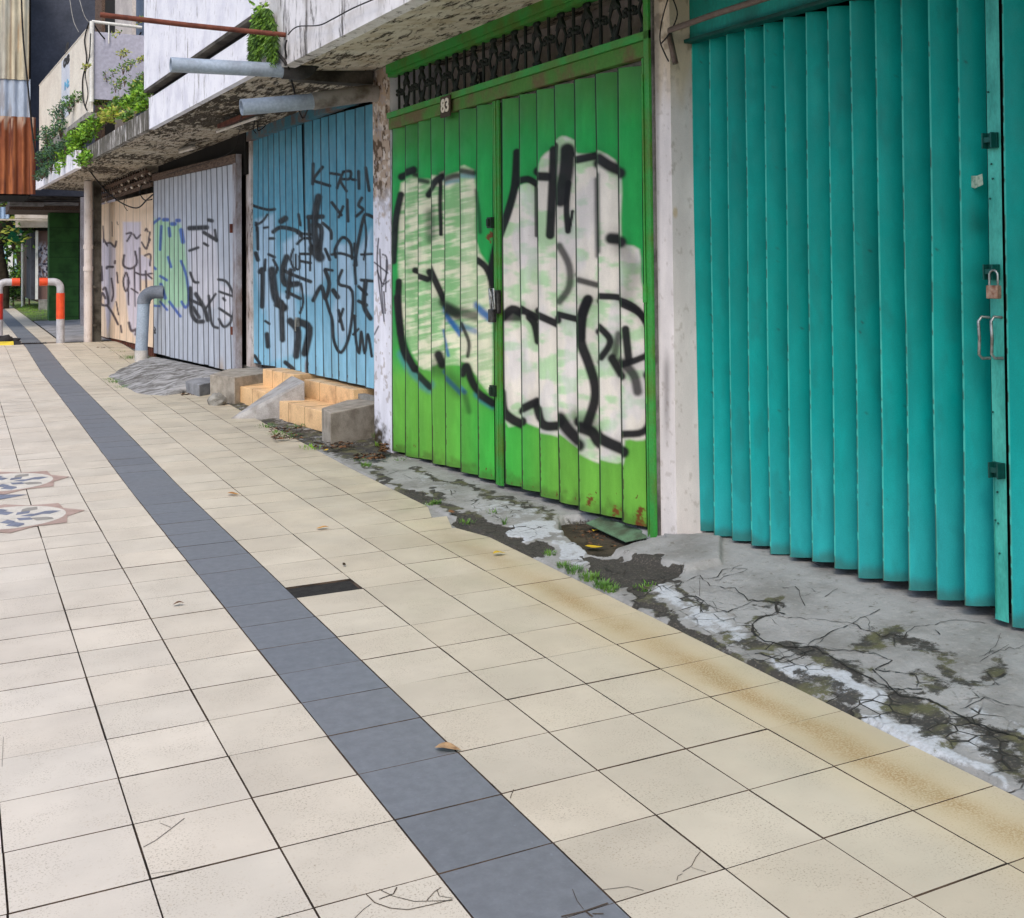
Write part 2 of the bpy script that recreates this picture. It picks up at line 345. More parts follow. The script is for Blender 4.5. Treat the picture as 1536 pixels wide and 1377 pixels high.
# mosaic medallions let into the paving
m_mr = simple('mosaic_rose', (178, 154, 142), (160, 136, 124), 10, .6); m_mb = simple('mosaic_blue_grey', (126, 132, 148), (104, 108, 122), 10, .6)
m_mw = simple('mosaic_cream', (214, 208, 196), (200, 194, 182), 10, .6); m_mg = simple('mosaic_grey', (150, 146, 138), (134, 130, 122), 10, .6)
md = MB()
def flat(c, pts, z, mi): md.add([(c[0]+p[0], c[1]+p[1], z+float(gz(c[1]+p[1]))) for p in pts], [tuple(range(len(pts)))], mi)
def rotp(pts, a): return [(p[0]*math.cos(a)-p[1]*math.sin(a), p[0]*math.sin(a)+p[1]*math.cos(a)) for p in pts]
for (tx, ty) in [(127, 765), (104, 717)]:
    t = G(tx, ty, 0); R_ = .45; c = (t[0]-R_, t[1]-.02)
    for k in range(8): flat(c, rotp([(R_*.74, -.14), (R_, 0), (R_*.74, .14)], k*math.pi/4), .0035+k*.00004, 0)
    ring = [(R_*.80*math.cos(a), R_*.80*math.sin(a)) for a in np.linspace(0, 2*math.pi, 33)[:-1]]; flat(c, ring, .0042, 0)
    ring = [(R_*.75*math.cos(a), R_*.75*math.sin(a)) for a in np.linspace(0, 2*math.pi, 33)[:-1]]; flat(c, ring, .0048, 2)
    for k in range(8):
        flat(c, rotp([(R_*.34, 0), (R_*.52, -.065), (R_*.70, -.015), (R_*.62, .03), (R_*.52, .04)], k*math.pi/4+.2), .0054, 3 if k % 2 else 1)
        flat(c, rotp([(R_*.16, 0), (R_*.30, -.045), (R_*.44, 0), (R_*.30, .045)], k*math.pi/4), .0058, 1)
    flat(c, [(R_*.15*math.cos(a), R_*.15*math.sin(a)) for a in np.linspace(0, 2*math.pi, 17)[:-1]], .0064, 2)
c = G(10, 746, 0); flat((c[0], c[1]), [(-.3, 0), (-.05, -.09), (.13, 0), (-.05, .09)], .0036, 1)
md.build('mosaic_inlay', [m_mr, m_mb, m_mw, m_mg], pave)

# apron of old concrete between the tiles and the gates
T4 = (2.667, 960, 750); T7 = (2.954, 540, 640)
ax = np.arange(2.56, 4.35, .0085); ay = np.arange(.4, 9.15, .0085)
AX, AYY = np.meshgrid(ax, ay, indexing='ij')
wallx = FX-SL*AYY
k = np.clip((AX-2.70)/(wallx+.1-2.70), 0, 1)
hz = .008+k*np.interp(AYY, [4.9, 5.5, 9], [.075, .012, -.005])
Q = proj(np.stack([AX, AYY, hz], -1)); F = np.stack([AX, AYY], -1)
jit = np.stack([fbm(AX*9, AYY*9, 3)-.5, fbm(AX*9+9, AYY*9, 8)-.5], -1)*34*np.clip(Q[..., 1:2]/1000, .4, 1.2)
QJ = Q+jit; sc = np.zeros(AX.shape+(3,))       # R = black moss/asphalt, G = white lime wash, B = crack
def S(pts, w, ch, a=1., soft=.95, tf=T4, q=None):
    global sc
    t = np.zeros(AX.shape+(1,)); t = stroke(t, QJ if q is None else q, pts, w, (1.,), soft, a, tf); sc[..., ch] = np.maximum(sc[..., ch], t[..., 0])
def PF(pts, ch, a=1., soft=9, tf=T4):
    global sc
    t = fillp(np.zeros(AX.shape+(1,)), QJ, pts, (1.,), soft, a, tf); sc[..., ch] = np.maximum(sc[..., ch], t[..., 0])
PF([(500, 640), (700, 640), (850, 690), (960, 750), (1000, 840), (900, 830), (700, 730), (560, 700)], 1)
PF([(830, 850), (960, 850), (1130, 920), (1240, 1000), (1400, 1080), (1500, 1180), (1340, 1120)], 1, .9)
S([(220, 440), (330, 500), (400, 540)], 90, 1, .8); S([(80, 370), (180, 410)], 50, 1, .8); S([(1250, 940), (1380, 1010)], 90, 1, .6); S([(1340, 820), (1536, 950)], 60, 1, .6)
S([(0, 370), (120, 470), (300, 590), (560, 720), (850, 850)], 46, 0, .95); S([(120, 320), (260, 430)], 30, 0, .7)
S([(330, 545), (480, 575), (640, 600), (760, 640), (900, 700)], 46, 0, .9); S([(640, 700), (760, 750), (850, 790)], 60, 0, .85)
S([(1010, 800), (1120, 860), (1230, 940)], 100, 0, .95); S([(1290, 890), (1400, 930), (1536, 1010)], 70, 0, .9); S([(1400, 980), (1536, 1110)], 90, 0, .9)
S([(900, 580), (1040, 540), (1110, 590), (1200, 640), (1280, 740), (1380, 720), (1430, 660)], 70, 0, .7)
S([(1100, 700), (1200, 740), (1300, 730)], 40, 0, .6)
PF([(0, 235), (180, 270), (90, 345), (0, 370), (-120, 330), (-150, 260)], 0, 1., 2)
CRK = []
for pts, w in [([(100, 360), (240, 300), (280, 345), (380, 350), (430, 400), (540, 410)], 4), ([(220, 385), (290, 430), (350, 450), (450, 405)], 4), ([(450, 402), (580, 410)], 7), ([(545, 410), (550, 450), (580, 455)], 9),
    ([(545, 450), (470, 480), (450, 500), (450, 530), (500, 570), (600, 590), (700, 590), (780, 640), (850, 680), (960, 740), (1050, 790), (1150, 800), (1250, 850), (1340, 900), (1440, 930), (1536, 960)], 9),
    ([(590, 470), (740, 475), (850, 490), (900, 460), (960, 430)], 3), ([(850, 490), (700, 560), (670, 585)], 3), ([(850, 490), (960, 540), (1060, 540)], 4), ([(570, 345), (620, 340), (640, 380), (660, 420)], 3), ([(230, 290), (370, 265), (430, 270), (300, 320)], 3),
    ([(750, 600), (860, 600), (1010, 640), (940, 680), (1100, 700)], 4), ([(1280, 840), (1380, 790), (1440, 810), (1536, 830)], 3), ([(1180, 510), (1200, 530)], 3), ([(740, 380), (790, 350)], 2), ([(1360, 640), (1440, 590), (1536, 580)], 2), ([(460, 620), (560, 640), (700, 600)], 5), ([(930, 680), (1010, 760), (1130, 760)], 5), ([(640, 240), (760, 270), (900, 290)], 3),
    ([(1040, 560), (1100, 500), (1240, 480), (1400, 500)], 2)]:
    CRK.append((pts, w, T4))
    if w > 4: S(pts, w*2.2, 0, .62, .9, T4)
S([(60, 205), (150, 255), (230, 300), (330, 330)], 26, 0, .9, .6, T7); S([(240, 180), (350, 230), (500, 270), (620, 310), (730, 360)], 24, 0, .8, .8, T7)
S([(0, 160), (90, 190)], 20, 0, .7, .8, T7); S([(330, 300), (400, 360), (520, 400)], 40, 0, .9, .7, T7)
PF([(410, 370), (520, 400), (640, 440), (690, 490), (850, 520), (830, 570), (640, 560), (470, 510), (420, 440)], 0, 1, 2, T7)
PF([(650, 440), (780, 410), (880, 440), (890, 490), (740, 500), (660, 480)], 1, 1, 2, T7); PF([(860, 500), (960, 510), (1030, 560), (1010, 610), (890, 600)], 1, .9, 2, T7)
S([(500, 340), (650, 370), (800, 400)], 70, 1, .5, .8, T7); S([(260, 230), (420, 300)], 50, 1, .4, .9, T7)
S([(550, 300), (700, 340), (850, 390)], 36, 0, .6, .9, T7); CRK.append(([(120, 210), (170, 198), (230, 190)], 4, T7))
PF([(110, 305), (230, 285), (320, 330), (230, 345)], 0, 1, 1, T7)
hole = [(890, 400), (1000, 385), (1130, 420), (1280, 480), (1340, 500), (1200, 535), (1100, 565), (1020, 560), (900, 470)]
hl = fillp(np.zeros(AX.shape+(1,)), QJ*.5+Q*.5, hole, (1.,), 3, 1, T7)[..., 0]
sc[..., 0] = np.maximum(sc[..., 0], hl)
PF([(0, 235), (180, 270), (90, 345), (0, 372), (-120, 330), (-150, 260)], 2, 1., 2)
PF([(410, 370), (520, 400), (640, 440), (690, 490), (850, 520), (830, 570), (640, 560), (470, 510), (420, 440)], 2, 1, 2, T7); PF([(110, 305), (230, 285), (320, 330), (230, 345)], 2, 1, 1, T7); PF([(1000, 590), (1200, 580), (1440, 630), (1300, 700), (1150, 715), (1010, 650)], 2, 1, 2, T7)
S([(0, 400), (150, 490), (300, 585)], 26, 2, .9, .6)
br = fillp(np.zeros(AX.shape+(1,)), Q, [(1100, 568), (1350, 490), (1600, 500), (1600, 610), (1440, 640), (1190, 585)], (1.,), 3, 1, T7)[..., 0]
soilm = np.clip(sm(AYY, 8.2, 8.7)*sm(AX, 2.6, 2.9), 0, 1)*.95
sc[..., 0] = np.maximum(sc[..., 0]*(1-br*.95), soilm)
zz = hz-hl*.11+(fbm(AX*14, AYY*14, 21)-.5)*.012*(.5+sc[..., 0])-sc[..., 2]*.006+sc[..., 1]*.004+br*.03
zz += np.where(AX < 2.70, -.012*sm(2.70-AX, 0, .02), 0)
def apron_mat():
    n = NT('apron_concrete', .85, 0, .3); a = n.attr(); s = n.sep(a.outputs['Color'])
    base = n.mix(n.ramp(n.noise(3.5, 7), .35, .7), srgb(150, 151, 150), srgb(122, 122, 119))
    base = n.mix(n.ramp(n.noise(45, 5), .5, .75, 0, .35), base, srgb(176, 174, 168)); base = n.mix(n.ramp(n.noise(26, 6), .58, .7, 0, .5), base, srgb(104, 100, 92))
    nz = n.noise(11, 8, None, .75, .4)
    lime = n.ramp(n.math('ADD', s[1], n.math('MULTIPLY', n.math('SUBTRACT', nz, .5), 2.6)), .38, .85, 0, .9)
    base = n.mix(n.math('MULTIPLY', lime, n.ramp(n.noise(60, 6), .3, .6, .55, 1.)), base, srgb(182, 188, 194)); base = n.mix(n.ramp(n.noise(90, 4), .62, .70, 0, .5), base, srgb(88, 84, 78))
    moss = n.ramp(n.math('ADD', s[0], n.math('MULTIPLY', n.math('SUBTRACT', n.noise(13, 10, None, .78), .5), 3.2)), .30, .66, 0, .95)
    mc = n.mix(n.ramp(n.noise(7, 5), .45, .62), srgb(52, 50, 46), srgb(84, 84, 56)); mc = n.mix(n.ramp(n.noise(70, 3), .55, .7, 0, .6), mc, srgb(118, 112, 100))
    base = n.mix(moss, base, mc)
    v = n.voro(13, vec=n.mix(.06, n.tc.outputs['Object'], n.t.nodes.new('ShaderNodeTexNoise').outputs['Color']))
    near = n.ramp(n.math('ADD', s[0], s[1]), .05, .45)
    cr = n.math('MULTIPLY', n.ramp(v, .05, .015), n.math('MULTIPLY', near, n.ramp(n.noise(4, 3), .45, .6)))
    base = n.mix(n.math('MULTIPLY', cr, 1.), n.mix(n.ramp(n.math('ADD', s[2], n.math('MULTIPLY', n.math('SUBTRACT', n.noise(30, 6), .5), .5)), .42, .56), base, n.mix(n.ramp(n.noise(110, 3), .5, .7), srgb(58, 56, 52), srgb(92, 88, 80))), srgb(44, 42, 38)); n.col(base)
    n.bump(n.math('ADD', n.noise(40, 6), n.math('MULTIPLY', cr, -1.5)), .55, .008); return n.m
m_apron = apron_mat()
JN = lambda a, b: (fbm(a, b, 61, 3)-.5)
def apz(p):
    i = int(np.clip(round((p[0]-ax[0])/.0085), 0, len(ax)-1)); j = int(np.clip(round((p[1]-ay[0])/.0085), 0, len(ay)-1)); return zz[i, j]
def crack_mesh():
    mb = MB(); rr_ = np.random.default_rng(77)
    def poly(P, w0):
        P = [np.array(p, float) for p in P]; out = [P[0]]
        for a, b in zip(P[:-1], P[1:]):
            L = np.linalg.norm(b-a); m = max(2, int(L/7)); d = (b-a)/(L+1e-9); nn = np.array([-d[1], d[0]])
            for k in range(1, m+1): out.append(a+(b-a)*k/m+(nn*rr_.normal()*1.0 if k < m else 0))
        V = []
        for p in out:
            g = G(p[0], p[1], .03); g = G(p[0], p[1], apz(g)); g[2] = apz(g)+.0035; V.append(g)
        for a, b in zip(V[:-1], V[1:]):
            if np.linalg.norm(b-a) > .12: continue
            d = b-a; nn = np.array([-d[1], d[0], 0]); nn = nn/(np.linalg.norm(nn)+1e-9); w = w0*(.4+1.1*rr_.random()); mb.add([a-nn*w, a+nn*w, b+nn*w, b-nn*w], [(0, 1, 2, 3)])
    for pts, w, tf in CRK:
        pp = [(tf[1]+x/tf[0], tf[2]+y/tf[0]) for x, y in pts]; poly(pp, .0006+.00042*w)
        for k in range(2):
            if len(pp) > 2 and rr_.random() < .5:
                q = pp[rr_.integers(1, len(pp)-1)]; poly([q, (q[0]+rr_.normal()*18, q[1]+rr_.normal()*9), (q[0]+rr_.normal()*30, q[1]+rr_.normal()*14)], .0007)
    return mb.build('cracks', m_crack2, ap)
m_crack2 = simple('crack_dark', (50, 48, 44), (36, 34, 30), 20, 1.)
ap = grid('concrete_apron', np.stack([AX, AYY, zz], -1), sc, m_apron, None, True); tag(ap, kind='structure'); crack_mesh()

# strip of soil and broken concrete in front of the steps and beyond
sx = np.linspace(0, 1, 30); sy = np.arange(9.05, 25, .05); U, V = np.meshgrid(sx, sy, indexing='ij')
X_ = 2.58+(FX-SL*V+.5-2.58)*U; Z_ = gz(V)-.018+U*.02+(fbm(X_*6, V*6, 5)-.5)*.045
tag(grid('soil_strip', np.stack([X_, V, Z_], -1), np.stack([.35+.6*fbm(X_*3, V*3, 4), fbm(X_*2, V*2, 14)*.62, 0*U], -1), m_apron, None, True), kind='structure')

# ------------------------------------------------------------------ folding gates
def interp4(c, s, t):
    TL, TR, BR, BL = c; s = s[..., None]; t = t[..., None]
    return (TL*(1-s)+TR*s)*(1-t)+(BL*(1-s)+BR*s)*t
NRM = np.array([-1, -SL, 0])/math.hypot(1, SL)
def gate(name, parent, corners, n, amp, frac, paintf, mat, step=2.2, jitter=0., edge=.05, gap_shade=(.6, (.01, .01, .01)), gapw=.06, bow=.12):
    """corner points on the plane of the outer folds; n pleats; each pleat: outer fold -> inner (frac of its width) -> outer"""
    c = [np.array(p) for p in corners]
    pc = proj(np.array(c)); wpx = abs(pc[1][0]-pc[0][0]); hpx = max(abs(pc[3][1]-pc[0][1]), abs(pc[2][1]-pc[1][1]))
    per = max(3, int(wpx/n/step)); S_, O_, E_, ID = [], [], [], []
    jr = np.random.default_rng(n*7+int(wpx)); w = 1+(jr.random(n)-.5)*jitter; w = w/w.sum(); e = np.concatenate([[0], np.cumsum(w)])
    for k in range(n):
        dk = gap_shade[0] > 0; a = np.concatenate([[0, gapw, gapw+.006, gapw+edge, gapw+edge+.012] if dk else [0, edge, edge+.012], np.linspace((gapw if dk else 0)+edge+.04, 1., per+1)])
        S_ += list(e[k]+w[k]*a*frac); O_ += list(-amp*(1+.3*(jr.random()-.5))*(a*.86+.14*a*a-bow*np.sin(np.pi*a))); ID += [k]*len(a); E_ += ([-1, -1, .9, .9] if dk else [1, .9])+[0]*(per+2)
    S_.append(1.); O_.append(0.); ID.append(n-1); E_.append(-1 if gap_shade[0] > 0 else 1)
    rows = int(hpx/step); tt = np.linspace(0, 1, rows+1)
    s, t = np.meshgrid(np.array(S_), tt, indexing='ij'); o = np.repeat(np.array(O_)[:, None], rows+1, 1)
    idd = np.repeat(np.array(ID)[:, None], rows+1, 1)
    P = interp4(c, s, t)+NRM*o[..., None]
    P = P+NRM*((vnoise(idd*3.7+.5, t*3, 5)-.5)*.012)[..., None]
    jb = (jr.random(n)-.5)*.02; P[..., 2] += jb[idd]*sm(t, .9, 1.)-(s-e[idd])*n*.012*sm(.03-t, 0, .03)*(gap_shade[0] > 0)*(n < 8)
    Q = proj(P); EE = np.repeat(np.array(E_, float)[:, None], rows+1, 1); C = paintf(Q, s, t, idd, np.maximum(EE, 0)); C = over(C, np.maximum(-EE, 0)*gap_shade[0], gap_shade[1])  # dark edge lines paint in the shadow gaps between slats
    # double the profile so that the pleat returns are crisp
    return grid(name, P, C, mat, parent)
BG = thing('shop_building', 'long two storey row of shops with peeling white balcony fascias and folding gates', 'building')

# ---- turquoise gate
def paint_teal(Q, s, t, idd, E):
    C = np.zeros(s.shape+(3,))+np.array(srgb(0, 146, 137)); C *= (1+.05*np.sin(idd*2.3)[..., None])
    z = t
    C = over(C, sm(z+(fbm(s*20, t*6, 3)-.5)*.2, .68, 1.)*.6, srgb(66, 164, 172)); C = over(C, sm(z, 0.45, .8)*.4, srgb(0, 158, 160))  # paler towards the foot: canopy shade above is put into the paint
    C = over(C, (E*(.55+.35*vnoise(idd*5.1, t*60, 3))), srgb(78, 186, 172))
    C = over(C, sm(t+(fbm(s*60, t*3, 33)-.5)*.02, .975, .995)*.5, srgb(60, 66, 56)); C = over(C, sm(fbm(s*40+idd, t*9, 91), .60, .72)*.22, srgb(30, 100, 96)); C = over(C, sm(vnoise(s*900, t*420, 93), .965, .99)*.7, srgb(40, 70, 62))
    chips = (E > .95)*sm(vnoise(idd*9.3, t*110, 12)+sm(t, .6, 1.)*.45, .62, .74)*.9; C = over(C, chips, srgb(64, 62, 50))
    for (x, y, r, a) in [(1470, 330, 16, .35), (1475, 412, 15, .3), (1475, 470, 22, .35), (1468, 340, 8, .3)]:
        C = over(C, a*np.exp(-((Q[..., 0]-x)**2+(Q[..., 1]-y)**2)/(2*r*r)), srgb(12, 70, 60))
    C = over(C, sm(1290-Q[..., 0], 0, 200)*sm(620-Q[..., 1], 0, 60)*0, srgb(0, 150, 140)); return C
m_teal = mat_paint('turquoise_enamel', .5, .14, .18); OT = -.14
tc = [W(1037, 61, OT), W(1478, -49, OT), W(1494, 921, OT), W(1045, 797, OT)]
zb = float(np.mean([tc[2][2], tc[3][2]])); zt = float(np.mean([tc[0][2], tc[1][2]]))
gt = gate('folding_gate', BG, tc, 13, .085, .52, paint_teal, m_teal, 4., edge=.075, gap_shade=(0, (0, 0, 0)))
gt['label'] = 'bright turquoise pleated folding gate'
def lean(x0, x1, o0, o1, mat, name, par, zt_=None, zb_=None, xt=-16.):
    # vertical member whose foot stands at pixel column x (bottom) and whose head leans with the gate
    mb = MB(); q = []
    for yy, dx in ((925, 0), (-49, xt)):
        for o in (o0, o1):
            for x in (x0, x1): q.append(W(x+dx, yy, o))
    zz = [zb_ or zb]*4+[zt_ or zt]*4
    q = [np.array([p[0], p[1], z]) for p, z in zip(q, zz)]; mb.hexa([q[0], q[1], q[3], q[2], q[4], q[5], q[7], q[6]]); return mb.build(name, mat, par)
lT, lB = W(1502, -55, OT)[1], W(1517, 930, OT)[1]; yr = W(1503, 500, OT)[1]+.09
c2 = [np.array(fp(lT, OT, zt)), np.array(fp(lT-2.1, OT, zt)), np.array(fp(lB-2.1, OT, zb-.01)), np.array(fp(lB, OT, zb-.01))]
g2 = gate('folding_gate', BG, c2, 13, .085, .52, paint_teal, m_teal, 5., edge=.06, gap_shade=(0, (0, 0, 0))); g2['label'] = 'second turquoise gate leaf beyond the lock rail'
m_tl = simple('turquoise_trim', (74, 182, 166), (40, 140, 128), 8, .45, bump=.1, st=(1, 1, .4)); m_td = simple('turquoise_dark', (4, 86, 78), (2, 60, 54), 5, .5)
lean(1493, 1513, OT-.03, OT-.005, m_tl, 'lock_rail', gt)
lean(1485, 1520, OT-.10, OT-.09, m_dark, 'rail_gap', gt, None, zb+.01)
for (x, y) in [(1482, 138), (1485, 298), (1489, 618), (1493, 780), (1487, 246), (1489, 268), (1497, 785), (1499, 830), (1496, 738)]: mb = MB(); mb.ball(W(x, y, OT+.002), .0045); mb.build('rivet', m_td, gt)
for k, (x, y, h_) in enumerate([(1490, 211, .06), (1492, 408, .06), (1500, 705, .06)]):
    p = W(x, y, OT); mb = MB(); mb.fbox(p[1]-.022, p[1]-.016, OT, OT+.04, p[2]-h_/2, p[2]+h_/2); mb.fbox(p[1]+.016, p[1]+.022, OT, OT+.04, p[2]-h_/2, p[2]+h_/2)
    mb.fbox(p[1]-.026, p[1]+.026, OT+.003, OT+.012, p[2]-h_/2, p[2]+h_/2); mb.fbox(p[1]-.018, p[1]+.018, OT+.028, OT+.036, p[2]-.008, p[2]+.012); mb.build('hasp', m_td, gt)
pl = thing('padlock', 'rusty brass padlock hanging from the hasp of the turquoise gate', 'padlock')
p = W(1490, 438, OT+.05); mb = MB(); mb.fbox(p[1]-.026, p[1]+.026, OT+.035, OT+.06, p[2]-.026, p[2]+.026); mb.build('lock_body', simple('brass_rusty', (176, 148, 128), (120, 70, 44), 28, .5, .3), pl, .004)
mb = MB(); mb.tube([fp(p[1]-.019, OT+.047, p[2]+.024), fp(p[1]-.019, OT+.047, p[2]+.065)]+[fp(p[1]-.019*math.cos(a), OT+.047, p[2]+.065+.02*math.sin(a)) for a in np.linspace(.3, math.pi-.3, 6)]+[fp(p[1]+.019, OT+.047, p[2]+.065), fp(p[1]+.019, OT+.047, p[2]+.024)], .0045); mb.build('shackle', m_steel, pl)
for x, dy in ((1474, 0), (1493, 0)):
    a = W(x+6, 476, OT); b = W(x+8, 537, OT); Yc = a[1]; mb = MB(); zt_, zb_ = a[2], b[2]; mb.tube([fp(Yc-.012, OT, zt_), fp(Yc, OT+.03, zt_+.003), fp(Yc+.004, OT+.042, zt_-.015), fp(Yc-.002, OT+.045, (zt_+zb_)/2), fp(Yc+.004, OT+.042, zb_+.015), fp(Yc, OT+.03, zb_), fp(Yc-.012, OT, zb_)], .006); mb.build('gate_handle', m_steel, gt)
mb = MB(); p = W(1459, 273, OT+.002)
mb.add([fp(p[1]+d[0]*1.4+.012, OT-.024+d[0]*-.6, p[2]+d[1]) for d in [(.062, -.028), (.055, .016), (.03, .030), (-.012, .025), (-.04, .030), (-.043, -.014), (0, -.024), (.028, -.014)]], [tuple(range(8))]); mb.build('torn_sticker', simple('torn_paper', (182, 198, 176), (120, 150, 130), 60, .9), gt)
# threshold rail, header band and rolled awning tube
mb = MB(); yl = W(1045, 700, OT)[1]; y5 = W(1125, 700, OT)[1]
mb.fbox(y5, yl+.02, OT-.10, OT+.06, zb-.055, zb-.045); mb.build('bottom_rail', m_tl, gt)
mb = MB(); mb.fbox(y5+.03, yl, OT-.10, OT+.03, zb-.10, zb-.056); mb.build('threshold', m_conc_d, gt)
mb = MB(); mb.fbox(-2, yl+.01, OT-.10, OT+.01, zt+.03, 3.30); mb.build('header_band', m_teal_h := simple('turquoise_header', (0, 140, 126), (10, 108, 96), 4, .5, st=(1, 1, .5)), BG)
mb = MB(); mb.fbox(-2, yl+.02, OT-.02, OT+.05, zt+.005, zt+.024); mb.build('top_track', m_td, gt)
a = W(1004, 53, .03); mb = MB(); r0 = W(1013, 95, .03)
mb.tube([r0, a+np.array([0, 0, 0]), fp(a[1]-.03, .05, a[2]+.02), fp(a[1]-.4, .05, a[2]+.03), fp(1.2, .05, a[2]+.04)], .016, 8)
tube = mb.build('awning_pipe', simple('brown_pipe', (112, 96, 86), (84, 68, 58), 10, .6)); tag(tube, 'brown awning pipe with bent end above the turquoise gate', 'pipe')

# ---- pillar between green and turquoise
def pillar_paint(Q, s, t, kind):
    C = np.zeros(s.shape+(3,))+np.array(srgb(226, 218, 214))
    z = t; C = over(C, 1-sm(z+(fbm(s*3, t*9, 2)-.5)*.06, .22, .30), srgb(206, 190, 168))
    C = over(C, sm(fbm(Q[..., 0]/9, Q[..., 1]/14, 6), .56, .7)*(1-sm(z, .12, .3))*.8, srgb(128, 112, 92))
    C = over(C, sm(fbm(Q[..., 0]/7, Q[..., 1]/9, 9), .68, .74)*.35, srgb(160, 146, 132)); return C
m_pil = mat_paint('pillar_plaster', .85, .12, .2)
yg = W(985, 500, 0)[1]; yq = W(1011, 500, 0)[1]
def plaster(name, P4, parent, fn, nx=40, ny=300):
    s, t = np.meshgrid(np.linspace(0, 1, nx), np.linspace(0, 1, ny), indexing='ij'); P = interp4([np.array(p) for p in P4], s, t); return grid(name, P, fn(proj(P), s, t), m_pil, parent)
def f_pil(Q, s, t):
    C = pillar_paint(Q, s, t, 0); d = np.hypot((Q[..., 0]-1013)/4, (Q[..., 1]-319)/9); C = over(C, .6*(1-sm(d, .5, 1.2)), srgb(206, 176, 120))
    C = over(C, .6*np.exp(-((Q[..., 0]-1000)/5)**2)*sm(Q[..., 1], 510, 560)*(1-sm(Q[..., 1], 600, 690))*.9, srgb(70, 62, 62))
    C = over(C, (1-sm(Q[..., 0], 986, 992))*.5, srgb(120, 116, 112)); return C
plaster('pillar', [fp(yg, 0, 3.3), fp(yq, 0, 3.3), fp(yq, 0, -.02), fp(yg, 0, -.02)], BG, f_pil)
plaster('pillar', [fp(yq, 0, 3.3), fp(yq, OT-.05, 3.3), fp(yq, OT-.05, -.02), fp(yq, 0, -.02)], BG, f_pil)

